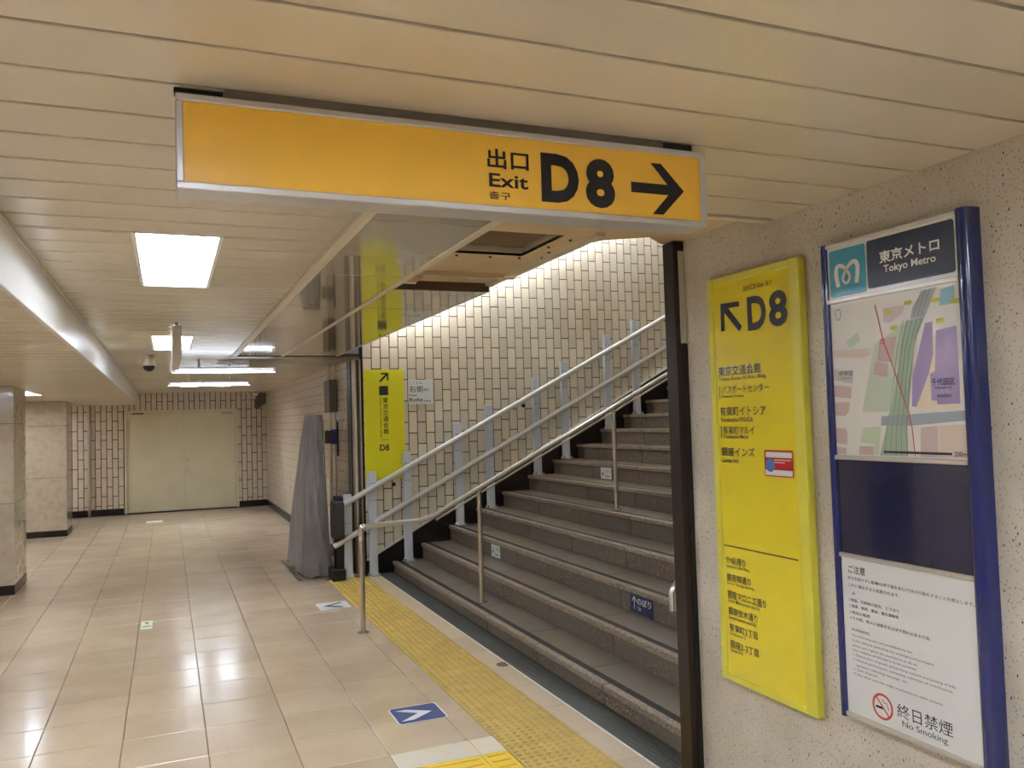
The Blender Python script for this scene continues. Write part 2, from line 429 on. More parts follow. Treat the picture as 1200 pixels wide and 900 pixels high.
# raised raw soffit with an inspection opening, above the stair mouth
so = thing('plaster_soffit', 'raw beige board ceiling with an open inspection hole above the stair mouth', 'ceiling board', (0, 0, 0))
ZS = 2.335
hole = (1.15, 1.50, 2.98, 3.42)
for r in cut_rect((1.09, 1.655, 2.42, 4.155), [hole]): box(r[0], r[1], r[2], r[3], ZS, ZS+.012).obj('soffit_board', soffit_m, so)
MB().prism([(1.655, 2.42, ZS), (2.045, 2.42, ZS), (2.045, 2.94, ZS), (2.09, 2.94, ZS), (2.09, 3.06, ZS), (1.98, 3.02, ZS), (1.86, 2.92, ZS), (1.70, 3.02, ZS), (1.655, 3.12, ZS)], (0, 0, .012)).obj('soffit_board', soffit_m, so)
mb = MB()
mb.box(hole[0]-.01, hole[1]+.01, hole[3], hole[3]+.01, ZS+.001, ZS+.04).box(hole[1], hole[1]+.01, hole[2], hole[3], ZS+.001, ZS+.04).box(hole[0]-.01, hole[0], hole[2], hole[3], ZS+.001, ZS+.04)
mb.obj('hole_lining', mat('grey duct metal', (196, 188, 170), .45, .3), so)
box(hole[0]-.05, hole[1]+.05, hole[2]-.3, hole[3]+.02, ZS+.04, ZS+.05).obj('hole_back', mat('brown void', (112, 92, 64), .8), so)
box(1.09, 1.62, 4.155, 4.175, ZC-.002, ZS+.01).obj('opening_lip', mat('brown lip', (84, 64, 46), .6), so)
box(1.09, 1.10, 2.42, 4.16, ZC+.0, ZS).obj('opening_side', trim_m, so)
# broken board edge: two strips and a curled corner
box(1.17, 1.655, 3.86, 3.90, ZS-.022, ZS).obj('board_edge', soffit_m, so)
box(1.095, 1.20, 3.98, 4.09, ZS-.02, ZS-.004, .003).obj('plaster_lump', mat('pinkish plaster', (206, 172, 142), .7), so)
box(1.096, 1.195, 4.09, 4.10, ZS-.028, ZS-.006, .002).obj('plaster_lump', white_m, so)
MB().tube([(1.655, 3.1, ZS-.004), (1.655, 3.5, ZS-.004), (1.658, 3.68, ZS-.008), (1.64, 3.82, ZS-.014), (1.56, 3.90, ZS-.016), (1.42, 3.92, ZS-.016)], .006, 8).obj('curled_strip', white_m, so, smooth=True)
mb = MB()
for x, y in ((1.2, 3.46), (1.36, 3.46), (1.5, 3.45), (1.53, 3.2), (1.58, 3.3), (1.6, 3.42), (1.56, 3.05), (1.62, 3.0)): mb.cyl((x, y, ZS-.006), (x, y, ZS+.002), .007, 8)
mb.obj('screw_heads', darkm, so)
struct(box(.62, 2.045, 2.36, 3.1, 2.46, 2.5).obj('trim_11', gap_m))

# low side ceiling and beam
lc = struct(plane_mb(cut_rect((FX0, -.475, FY0, 17.4), lholes), ZL+.018, ZL+.045).obj('ceiling_low', gap_m))
mbs = MB()
for y in ys:
    y1 = min(y+.2, 17.4)
    for r in cut_rect((FX0+.001, -.495, y, y1), lholes):
        if y1 < 3.5: mbs.box(r[0], r[1], r[2]+.002, r[3]-.002, ZL, ZL+.014)
        else: slat(r[0], r[1], r[2], r[3], ZL, slat_low, lc, 'low_ceiling_slat')
o = mbs.obj('rear_low_slats', slat_low, lc); o['kind'] = 'stuff'
struct(box(-.495, -.474, FY0, 17.4, ZL-.004, ZC-.004, .003).obj('trim_12', beam_m))

# ================================================================== WALLS
struct(box(2.045, 2.30, FY0, 2.94, -.02, 2.5, .006).obj('wall_right', conc_m))
struct(box(FX0-.1, FX0, FY0, 17.5, -.02, 2.5).obj('wall_left', mat('left wall tile', (196, 178, 150), .35)))
struct(box(FX0, 2.3, FY0-.1, FY0, -.02, 2.5).obj('wall_rear', mat('rear wall', (180, 166, 142), .5)))
YW = 8.72
def brick_wall(name, kind, org, udir, ndir, u0, u1, v0, v1, pu, pv, gm, tm, holes=(), near=0, gap=.010, keep=None, th=.012, u_off=0, v_off=0):
    """vertical half-bond tile wall. plane through org, u along udir, v up, tiles proud along ndir"""
    U = Vector(udir); N_ = Vector(ndir); O = Vector(org)
    P = lambda u, v, d: O+U*u+Vector((0, 0, v))+N_*d
    mb = MB()
    for (a, b, c, d) in cut_rect((u0, u1, v0, v1), holes):
        mb.prism([P(a, c, -.06), P(b, c, -.06), P(b, d, -.06), P(a, d, -.06)], N_*.06)
    wall = struct(mb.obj(name, gm))
    tiles = []
    i = math.floor((u0-u_off)/pu)
    while u_off+i*pu < u1:
        a = u_off+i*pu; off = v_off+(pv/2 if i % 2 else 0); j = math.floor((v0-off)/pv)
        while off+j*pv < v1:
            c = off+j*pv
            for q in cut_rect((max(a, u0)+gap/2, min(a+pu, u1)-gap/2, max(c, v0)+gap/2, min(c+pv, v1)-gap/2), holes):
                if q[1]-q[0] > .012 and q[3]-q[2] > .012: tiles.append(q)
            j += 1
        i += 1
    single = []
    if near:
        s_ = [(math.dist(P((q[0]+q[1])/2, (q[2]+q[3])/2, 0), (0, 0, 1.6)), q) for q in tiles if keep((q[0]+q[1])/2, (q[2]+q[3])/2)]
        s_.sort(); single = [q for _, q in s_[:near]]
    ss = set(single); cache = {}
    for q in single:
        w_, h_ = round(q[1]-q[0], 3), round(q[3]-q[2], 3)
        if (w_, h_) not in cache:
            mb = MB(); bv = .002
            A = [(0, 0), (w_, 0), (w_, h_), (0, h_)]; B = [(bv, bv), (w_-bv, bv), (w_-bv, h_-bv), (bv, h_-bv)]
            va = [mb.bm.verts.new(U*x+Vector((0, 0, z))) for x, z in A]; vm = [mb.bm.verts.new(U*x+Vector((0, 0, z))+N_*(th-bv)) for x, z in A]
            vb = [mb.bm.verts.new(U*x+Vector((0, 0, z))+N_*th) for x, z in B]
            for k in range(4):
                l = (k+1) % 4; mb.bm.faces.new((va[k], va[l], vm[l], vm[k])); mb.bm.faces.new((vm[k], vm[l], vb[l], vb[k]))
            mb.bm.faces.new(vb); mb.bm.faces.new(va[::-1])
            cache[(w_, h_)] = mb.mesh('wall_tile'); cache[(w_, h_)].materials.append(tm)
        put('wall_tile', cache[(w_, h_)], wall, P(q[0], q[2], random.uniform(-.001, .001)))
    vs_, fs = [], []
    for q in tiles:
        if q in ss: continue
        b0 = len(vs_); d = th+random.uniform(-.001, .001)
        for (u, v) in ((q[0], q[2]), (q[1], q[2]), (q[1], q[3]), (q[0], q[3])): vs_.append(P(u, v, 0)); 
        for (u, v) in ((q[0], q[2]), (q[1], q[2]), (q[1], q[3]), (q[0], q[3])): vs_.append(P(u, v, d))
        fs += [(b0+4, b0+5, b0+6, b0+7)]+[(b0+k, b0+(k+1) % 4, b0+4+(k+1) % 4, b0+4+k) for k in range(4)]
    if fs:
        me = bpy.data.meshes.new('wall_tiles'); me.from_pydata([tuple(v) for v in vs_], [], fs); me.materials.append(tm)
        bm = bmesh.new(); bm.from_mesh(me); bmesh.ops.recalc_face_normals(bm, faces=bm.faces); bm.to_mesh(me); bm.free()
        o = put('wall_tiles', me, wall); o['kind'] = 'stuff'
    return wall
# stairwell wall facing us
skz = lambda X: .195+.53*(X-2.03)
brick_wall('wall_stairwell', 0, (0, YW+.012, 0), (1, 0, 0), (0, -1, 0), 1.907, 8.5, 0, 5.6, .0987, .2335, wgrout_m, tile_m,
           near=300, keep=lambda u, v: u < 5.75 and v > skz(u)+.02 and v < 2.5+.48*(u-1.93), u_off=2.125-.0987*2, v_off=2.405-.2335*10-.117)
# passage right wall beyond the stairs
brick_wall('wall_right_far', 0, (1.86, 0, 0), (0, 1, 0), (-1, 0, 0), 9.2, 17.4, 0, ZC+.03, .0973, .2335, wgrout_m, tile_far, u_off=9.2, gap=.0085, th=.003)
# end wall with the double door
DX0, DX1, DZ = -.735, 1.275, 1.935
brick_wall('wall_end', 0, (0, 17.4, 0), (1, 0, 0), (0, -1, 0), FX0, 1.86, 0, ZC+.03, .0973, .354, wgrout_m, tile_far, holes=[(DX0-.02, DX1+.02, 0, DZ+.02)], gap=.013, u_off=.012)
# skirtings
struct(box(1.83, 1.86, 9.2, 17.4, 0, .115, .003).obj('baseboard_right', black_m))
mb = MB().box(FX0, DX0-.04, 17.365, 17.4, 0, .115, .003).box(DX1+.04, 1.83, 17.365, 17.4, 0, .115, .003)
struct(mb.obj('baseboard_end', black_m))
struct(box(2.03, 2.045, FY0, 2.93, 0, .1, .003).obj('baseboard_near', black_m))

# end doors
d = struct(MB().box(DX0-.02, DX0+.02, 17.37, 17.44, 0, DZ+.02, .003).box(DX1-.02, DX1+.02, 17.37, 17.44, 0, DZ+.02, .003).box(DX0+.02, DX1-.02, 17.37, 17.44, DZ-.02, DZ+.02, .003).obj('door_1', door_m))
mid = (DX0+DX1)/2+.03
box(DX0+.022, mid-.004, 17.40, 17.44, .012, DZ-.022, .003).obj('door_leaf', door_m, d)
box(mid+.004, DX1-.022, 17.40, 17.44, .012, DZ-.022, .003).obj('door_leaf', door_m, d)
box(mid-.006, mid+.006, 17.395, 17.41, .012, DZ-.022).obj('meeting_strip', trim_m, d)
MB().cyl((mid+.06, 17.40, .985), (mid+.06, 17.365, .985), .028, 16).obj('door_knob', dsteel_m, d, smooth=True)
box(mid+.015, mid+.10, 17.392, 17.402, .73, .87, .003).obj('handle_plate', trim_m, d)
box(1.0, 1.2, 17.34, 17.40, DZ-.085, DZ-.035, .004).obj('door_closer', dsteel_m, d)
box(.88, 1.05, 17.36, 17.37, DZ-.04, DZ-.03).obj('closer_arm', dsteel_m, d)
box(DX0+.12, DX0+.32, 17.36, 17.40, DZ-.045, DZ-.025, .003).obj('closer_arm', darkm, d)
box(DX0, DX1, 17.37, 17.44, 0, .012).obj('threshold', black_m, d)
# enclosing back of doors
struct(box(FX0, 2.0, 17.5, 17.55, -.02, 2.5).obj('wall_behind_door', gap_m))

tag(MB().tube([(-1.35, 17.34, 0), (-1.35, 17.34, ZL)], .03, 10).obj('wall_pipe', dsteel_m, smooth=True), 'thin steel pipe running floor to ceiling on the far tiled wall', 'pipe')
sp = thing('wall_speaker', 'dark brown box with a white cable high in the far right corner', 'speaker', (1.72, 17.3, 2.2))
MB().prism([(-.02, 0, .06), (.13, 0, .06), (.13, 0, -.14), (-.02, 0, -.25), (-.09, 0, -.25), (-.09, 0, -.05)], (0, .088, 0)).obj('body', box_m, sp)
MB().tube([(-.25, -.02, .085), (-.2, -.02, .0), (-.12, -.01, -.05), (-.06, -.01, -.04)], .008, 6).obj('cable', white_m, sp)
box(-.12, -.03, -.03, .02, .01, .06, .005).obj('bracket', white_m, sp)

# stair corner column: shutter guides
col = thing('shutter_guide', 'tall dark brown steel shutter guide between the passage wall and the stairs', 'shutter guide', (1.88, 8.9, 0))
box(-.0, .03, -.05, .0, 0, ZC-.01, .003).obj('guide_channel', mat('brown steel', (84, 66, 52), .3, .6), col)
box(-.03, .0, .08, .3, 0, ZC-.01, .004).obj('guide_post', bronze_m, col)
box(-.025, .015, .00, .045, 0, ZC-.01, .004).obj('guide_rail', dsteel_m, col)
struct(box(1.86, 1.91, 8.85, 9.2, 0, ZC+.02).obj('wall_stair_corner', tile_far))
box(.022, .032, -.168, -.05, 0, ZC-.01, .002).obj('corner_bead', steel_m, col)

# ================================================================== PILLARS
def pillar(label, x0, x1, y0, y1):
    t = thing('pillar', label, 'pillar', ((x0+x1)/2, (y0+y1)/2, 0))
    hx, hy = (x1-x0)/2, (y1-y0)/2
    box(-hx+.012, hx-.012, -hy+.012, hy-.012, 0, ZL).obj('core', gap_m, t)
    zs = [.095, .903, 1.695, ZL]
    for a, b in zip(zs, zs[1:]):
        for s_ in (-1, 1):
            o = box(-hx+.012, hx-.012, s_*hy-(.012 if s_ > 0 else 0), s_*hy+(.012 if s_ < 0 else 0), a+.002, b-.002, .002).obj('stone_panel', stone_m, t)
            o = box(s_*hx-(.014 if s_ > 0 else 0), s_*hx+(.014 if s_ < 0 else 0), -hy, hy, a+.002, b-.002, .002).obj('stone_panel', stone_m, t)
    box(-hx-.004, hx+.004, -hy-.004, hy+.004, 0, .093, .003).obj('plinth', black_m, t)
    return t
pillar('pale stone clad pillar nearest to us at the left edge', -2.17, -1.415, 9.54, 10.30)
pillar('pale stone clad pillar further back in front of the far wall', -2.19, -1.43, 14.4, 15.12)

p3 = pillar('stone clad pillar with a blue poster, out of frame on the left and mirrored in the dark pane', -2.17, -1.415, 4.70, 5.46)
pp = thing('pillar_poster', 'dark blue poster with a round mark on the out of frame pillar', 'poster', (-1.41, 5.05, .35), Matrix(((0, 0, 1), (1, 0, 0), (0, 1, 0))).to_euler())
box(-.21, .21, 0, .84, 0, .008, .002).obj('poster_sheet', navyp, pp)
MB().tube([(.1+.055*math.cos(k*PI/8), .7+.055*math.sin(k*PI/8), .009) for k in range(17)], .006, 6).obj('round_mark', whitest, pp)
MB().flat([(-.16, .71), (.0, .71), (.0, .74), (-.16, .74)], .009).obj('print_line', teal, pp)
# ================================================================== LIGHTS
def trough(x, y, z, label, H=.085):
    t = thing('ceiling_light', label, 'light', (x, y, z), (0, 0, 0), 'recessed twin tube ceiling lights')
    mb = MB()
    W, L_ = FW, FL
    mb.box(-W, -W+.004, -L_, L_, 0, H).box(W-.004, W, -L_, L_, 0, H).box(-W, W, -L_, -L_+.004, 0, H).box(-W, W, L_-.004, L_, 0, H).box(-W, W, -L_, L_, H, H+.004)
    mb.obj('housing', white_m, t)
    mb = MB().box(-W-.008, -W+.006, -L_-.008, L_+.008, -.004, .004).box(W-.006, W+.008, -L_-.008, L_+.008, -.004, .004).box(-W, W, -L_-.008, -L_+.006, -.004, .004).box(-W, W, L_-.006, L_+.008, -.004, .004)
    mb.obj('rim', white_m, t)
    for s_ in (-1, 1):
        MB().cyl((s_*.062, -L_+.04, H-.04), (s_*.062, L_-.04, H-.04), .0145, 12).obj('tube', tube_m, t, smooth=True)
        MB().cyl((s_*.062, -L_+.004, H-.04), (s_*.062, -L_+.04, H-.04), .017, 10).cyl((s_*.062, L_-.04, H-.04), (s_*.062, L_-.004, H-.04), .017, 10).obj('lamp_holder', white_m, t)
    return t
labs = ['nearest recessed twin tube ceiling light in the slatted ceiling', 'second recessed twin tube ceiling light behind the hanging sign', 'recessed twin tube light overhead, outside the picture', 'recessed twin tube light behind the viewer',
        'deep recessed light added in the far ceiling to brighten the double doors, left one', 'deep recessed light added in the far ceiling to brighten the double doors, right one', 'recessed twin tube light added above and right of the viewer to brighten the wall']
for (x, y), lb in zip(FIX, labs): trough(x, y, ZC, lb, .30 if y > 14 else .085)
labs = ['recessed light of the low side ceiling glimpsed between the two pillars'] + ['recessed twin tube light of the low side ceiling, outside the picture']*6
for (x, y), lb in zip(LFIX, labs): trough(x, y, ZL, lb)
def bare(x0, x1, y, label):
    t = thing('tube_light', label, 'light', ((x0+x1)/2, y, 2.19), group='bare tubes across the far ceiling'); h = (x1-x0)/2
    MB().cyl((-h, 0, -.02), (h, 0, -.02), .015, 12).obj('tube', bare_m, t, smooth=True)
    box(-h, h, -.045, .045, .008, .022, .003).obj('batten', white_m, t)  # opaque batten added to keep the tube's light off the ceiling
    for sx in (-.5, .5): MB().cyl((sx*h, 0, .02), (sx*h, 0, .1), .012, 10).obj('stem', white_m, t)
    box(-h-.0, -h+.03, -.02, .02, -.03, .01, .003).obj('lamp_holder', white_m, t); box(h-.03, h, -.02, .02, -.03, .01, .003).obj('lamp_holder', white_m, t)
bare(.055, 1.057, 8.97, 'bare fluorescent tube across the far ceiling, nearer and upper one')
bare(.018, 1.043, 11.72, 'bare fluorescent tube across the far ceiling, farther and lower one')
def small(name, label, cat, x, y, r):
    t = thing(name, label, cat, (x, y, ZC)); MB().cyl((0, 0, -.012), (0, 0, 0), r, 16, r*.9).obj('base', white_m, t, smooth=True)
    MB().cyl((0, 0, -.035), (0, 0, -.012), r*.35, 12).obj('nozzle', alu_m, t, smooth=True); return t
small('sprinkler_head', 'small white ceiling sprinkler left of the upper bare tube end', 'sprinkler', .63, 9.4, .05)
small('sprinkler_head', 'small white ceiling fitting just below the lower bare tube', 'sprinkler', .45, 12.9, .055)
small('smoke_detector', 'small dark ceiling detector between the two bare tubes', 'detector', .62, 11.3, .045)
cam_ = thing('dome_camera', 'small cream and black dome camera hanging under the ceiling', 'camera', (-.15, 8.4, ZC))
MB().cyl((0, 0, -.03), (0, 0, 0), .06, 18).obj('mount', trim_m, cam_, smooth=True)
MB().cyl((0, 0, -.10), (0, 0, -.03), .066, 18, .05).obj('housing', trim_m, cam_, smooth=True)
MB().sphere((0, 0, -.105), .052, 16, 10).obj('dome', darkm, cam_, smooth=True)
# hanging sign seen edge-on
hs = thing('hanging_sign', 'slim ceiling-hung sign box seen edge-on in front of the second light', 'sign', (.066, 5.7, ZC))
box(-.026, .026, 0, 1.3, -.235, -.035, .003).obj('sign_box', mat('sign box beige', (206, 194, 170), .35), hs)
box(.014, .028, .02, 1.28, -.22, -.05).obj('sign_face', white_m, hs)
box(-.03, .03, .0, 1.3, -.035, -.028).obj('top_cap', dsteel_m, hs)
for yy in (.1, 1.15): MB().cyl((0, yy, -.03), (0, yy, .0), .012, 10).obj('hanger', dsteel_m, hs)

# ================================================================== OVERHEAD EXIT SIGN
OY = 1.74
ex = thing('exit_sign', 'long amber ceiling sign with exit D8 lettering and a right arrow', 'sign', (0, OY, 0), (PI/2, 0, 0))
# local: x right, y up, z towards the camera
X0s, X1s, Z0s, Z1s = .0225, 1.287, 2.0745, 2.268
mb = MB()
fw = .0145
mb.box(X0s, X1s, Z1s-fw, Z1s, -.09, .0, .002).box(X0s, X1s, Z0s, Z0s+fw, -.09, 0, .002).box(X0s, X0s+fw, Z0s+fw, Z1s-fw, -.09, 0, .002).box(X1s-fw-.002, X1s, Z0s+fw, Z1s-fw, -.09, 0, .002)
mb.obj('frame', mat('sign frame aluminium', (205, 202, 202), .35, .5), ex)
box(X0s+fw, X1s-fw, Z0s+fw, Z1s-fw, -.088, -.085).obj('back_plate', trim_m, ex)
box(X0s+.01, X1s-.01, Z0s+.01, Z1s-.01, -.012, -.006).obj('amber_face', gold_m, ex)
box(.116, 1.168, 2.268, ZC+.001, -.07, -.012, .002).obj('mounting_box', mat('sign mount grey', (120, 112, 100), .35, .4), ex)
box(.02, .114, 2.277, 2.288, -.05, -.03).obj('gap_shadow_strip', darkm, ex)  # black strips stand in for the shadowed gap between sign and ceiling
box(1.17, 1.26, 2.270, ZC, -.05, -.02).obj('gap_shadow_strip', darkm, ex)
zf = -.0052
for s_, b in (('出口', (.686, .790, 2.1765, 2.2225)), ('Exit', (.689, .787, 2.133, 2.165)), ('출구', (.688, .742, 2.1045, 2.1225))):
    text_mesh(s_, b[0], b[1], b[2], b[3], zf, ink, 'lettering', ex, .018 if s_ != '출구' else .006)
text_mesh('D', .821, .921, 2.108, 2.2255, zf, ink, 'lettering', ex, .05)
text_mesh('8', .939, 1.020, 2.103, 2.2245, zf, ink, 'lettering', ex, .05)
MB().flat([(1.066, 2.176), (1.172, 2.176), (1.124, 2.228), (1.155, 2.228), (1.221, 2.163), (1.157, 2.099), (1.126, 2.099), (1.174, 2.150), (1.066, 2.150)], zf).obj('arrow', ink, ex)

# ================================================================== YELLOW D8 WALL SIGN
def wallboard(name, label, cat, X, Yc): return thing(name, label, cat, (X, Yc, 0), Matrix(((0, 0, -1), (-1, 0, 0), (0, 1, 0))).to_euler())
ys_ = wallboard('exit_direction_sign', 'tall yellow framed wall sign headed D8 with a list of destinations', 'sign', 2.012, 2.48)
mb = MB()
a, b, c, e = -.262, .257, .555, 2.128
mb.box(a, a+.036, c, e, -.033, .004, .004).box(b-.05, b, c, e, -.033, .004, .004).box(a+.036, b-.05, e-.03, e, -.033, .004, .004).box(a+.036, b-.05, c, c+.026, -.033, .004, .004)
mb.obj('frame', yel_m, ys_)
box(a+.03, b-.04, c+.02, e-.02, -.02, -.001).obj('yellow_face', yelf_m, ys_)
Z0 = .0006
YT = [("出口", -.039, .03, 2.05, 2.072, .01), ("Exit", .042, .077, 2.053, 2.069, .01), ("출구", .088, .1216, 2.052, 2.071, 0), ("D", -.021, .083, 1.899, 2.0255, .035), ("8", .099, .195, 1.898, 2.027, .035),
 ('東京交通会館', -.211, 0.0415, 1.739, 1.777, .012), ('Tokyo Kotsu Kaikan Bldg.', -.21, .0717, 1.717, 1.735, .008), ('パスポートセンター', -.192, .0806, 1.670, 1.701, .008), ('Passport Center', -.194, -.0588, 1.651, 1.666, .008),
 ('有楽町イトシア', -.211, .0609, 1.583, 1.620, .012), ('Yurakucho ITOCiA', -.21, -.0124, 1.559, 1.578, .008), ('有楽町マルイ', -.195, -.0087, 1.513, 1.544, .008), ('Yurakucho Marui', -.194, -.0455, 1.496, 1.511, .008),
 ('銀座インズ', -.211, -.0112, 1.427, 1.463, .012), ('Ginza Inz', -.21, -.1077, 1.402, 1.421, .008),
 ('外堀通り', -.212, -.0935, 1.009, 1.038, .008), ('Sotobori-dori Ave.', -.211, -.0672, .994, 1.007, .008), ('銀座柳通り', -.21, -.0655, .943, .972, .008), ('Ginza Yanagi-dori St.', -.21, -.0442, .926, .94, .008),
 ('銀座マロニエ通り', -.209, .0154, .875, .907, .008), ('Ginza Marronnier-dori St.', -.208, -.0158, .86, .874, .008), ('銀座並木通り', -.208, -.036, .812, .843, .008), ('Ginza Namiki-dori St.', -.207, -.042, .796, .809, .008),
 ('有楽町2丁目', -.206, -.0401, .749, .78, .008), ('Yurakucho 2', -.206, -.1103, .734, .746, .008), ('銀座2-3丁目', -.205, -.0384, .685, .717, .008), ('Ginza 2-3', -.204, -.1315, .671, .683, .008)]
for s_, u0, u1, v0, v1, of in YT: text_mesh(s_, u0, u1, v0, v1, Z0, inkg, 'lettering', ys_, of)
MB().flat([(-.181, 2.023), (-.067, 2.018), (-.067, 1.999), (-.135, 2.001), (-.055, 1.921), (-.072, 1.903), (-.158, 1.985), (-.160, 1.915), (-.183, 1.915)], Z0).obj('arrow', inkg, ys_)
MB().flat([(-.2095, 1.649), (-.205, 1.649), (-.205, 1.699), (-.2095, 1.699)], Z0).obj('marker_bar', inkg, ys_)
MB().flat([(-.2095, 1.498), (-.205, 1.498), (-.205, 1.545), (-.2095, 1.545)], Z0).obj('marker_bar', inkg, ys_)
MB().flat([(-.219, 1.076), (.195, 1.076), (.195, 1.081), (-.219, 1.081)], Z0).obj('divider_line', mat('brown line', (96, 70, 20), .6), ys_)
card = rounded(.042, .192, 1.362, 1.457, .006, .0006, .0012, mat('red sticker', (178, 26, 34), .3), 'notice_sticker', ys_)
card['label'] = 'small red and white sticker on the yellow face'
MB().flat(rpts(.05, .188, 1.430, 1.450, .002), .0022).obj('white_band', paper, card)
MB().flat([(.046, 1.366), (.188, 1.366), (.188, 1.386), (.046, 1.386)], .0022).obj('white_band', paper, card)
MB().flat([(.073+.026*math.cos(k*PI/10), 1.402+.024*math.sin(k*PI/10)) for k in range(20)], .0023).obj('blue_disc', mat('card blue', (80, 116, 176), .4), card)
MB().flat([(.095, 1.42), (.18, 1.42), (.18, 1.424), (.095, 1.424)], .0023).obj('pink_line', mat('card pink', (236, 180, 170), .4), card)
MB().flat([(.095, 1.411), (.15, 1.411), (.15, 1.415), (.095, 1.415)], .0023).obj('pink_line', MATS['card pink'], card)

# ================================================================== NAVY NOTICE BOARD
nb = wallboard('notice_board', 'tall navy framed station board with map, dark pane and no smoking notice', 'notice board', 2.0, 1.84)
def post(u0, u1, label=None):
    mb = MB(); n = 8; P = []
    for k in range(n+1):
        q = PI*k/n; P.append(((u0+u1)/2-math.cos(q)*(u1-u0)/2, -.012+.022*math.sin(q)**.7))
    P = [(u0, -.045)]+P+[(u1, -.045)]
    mb.prism([(x, .615, z) for x, z in P], (0, 1.52, 0)); return mb.obj('frame_post', navyf, nb, smooth=True)
post(-.262, -.236); post(.240, .283)
box(-.236, .240, .62, 2.13, -.044, -.012).obj('back_board', mat('board grey', (120, 120, 118), .5), nb)
def bar(v0, v1, m=None, z=.003): return box(-.242, .243, v0, v1, -.012, z, .0015).obj('cross_bar', m or mat('champagne bar', (206, 200, 190), .3, .6), nb)
bar(2.120, 2.132); bar(1.939, 1.953); bar(1.435, 1.449); bar(1.123, 1.137); bar(.618, .632)
box(-.238, .241, 1.953, 2.120, -.012, -.003).obj('header_panel', paper, nb)
rounded(-.228, -.079, 1.958, 2.110, .008, -.0029, .0012, teal, 'logo_square', nb)
rounded(-.072, .235, 1.965, 2.113, .009, -.0029, .0012, navyp, 'name_panel', nb)
# ribbon logo
def ribbon(P, wd, z):
    mb = MB(); n = len(P); Lp, Rp = [], []
    for i in range(n):
        a_ = Vector(P[max(i-1, 0)]); b_ = Vector(P[min(i+1, n-1)]); t_ = (b_-a_).normalized(); nn = Vector((-t_.y, t_.x))
        Lp.append(Vector(P[i])+nn*wd[i]/2); Rp.append(Vector(P[i])-nn*wd[i]/2)
    vl = [mb.bm.verts.new((p.x, p.y, z)) for p in Lp]; vr = [mb.bm.verts.new((p.x, p.y, z)) for p in Rp]
    for i in range(n-1): mb.bm.faces.new((vl[i], vr[i], vr[i+1], vl[i+1]))
    return mb
def smooth_path(P, k=5):
    out = []
    for i in range(len(P)-1):
        p0, p1, p2, p3 = [Vector(P[max(0, min(len(P)-1, i+q))]) for q in (-1, 0, 1, 2)]
        for s_ in range(k):
            t_ = s_/k
            out.append(.5*((2*p1)+(p2-p0)*t_+(2*p0-5*p1+4*p2-p3)*t_*t_+(3*p1-p0-3*p2+p3)*t_**3))
    out.append(Vector(P[-1])); return out
lp = smooth_path([(-.193, 1.990), (-.2, 2.03), (-.196, 2.053), (-.18, 2.057), (-.158, 2.042), (-.144, 2.018), (-.151, 2.0), (-.165, 2.0), (-.172, 2.014), (-.160, 2.038), (-.137, 2.058), (-.119, 2.060), (-.110, 2.04), (-.117, 1.992)])
n = len(lp); lw = [.016-.007*math.sin(PI*min(max((i/(n-1)-.12)/.76, 0), 1)) for i in range(n)]
ribbon(lp, lw, -.0012).obj('ribbon_logo', winks, nb)
text_mesh('東京メトロ', -.024, .1879, 2.034, 2.072, -.0012, winks, 'lettering', nb, .02)
text_mesh('Tokyo Metro', -.010, .1741, 1.998, 2.027, -.0012, winks, 'lettering', nb, .02)
# map
mp = box(-.238, .242, 1.449, 1.939, -.012, -.006).obj('map_panel', mat('map paper', (226, 222, 216), .3, coat=.5), nb)
mp['label'] = 'street map panel'
MC = {'green0': (196, 206, 184), 'park': (188, 206, 190), 'pink1': (196, 168, 168), 'pink2': (200, 172, 168), 'rail': (166, 186, 160), 'purple1': (160, 140, 184), 'purple2': (160, 140, 184), 'cream': (226, 208, 184),
      'grayroad': (152, 164, 170), 'pinkL1': (198, 172, 170), 'pinkL2': (198, 176, 170), 'pinkL3': (200, 176, 172), 'pinkL4': (200, 176, 172), 'pinkB1': (200, 182, 178), 'pinkB2': (216, 198, 184), 'pinkB3': (198, 172, 168),
      'blue': (150, 196, 214), 'tan': (214, 194, 180), 'green2': (196, 208, 180), 'grey1': (172, 178, 180), 'area1': (196, 190, 188), 'pinkT': (206, 190, 190)}
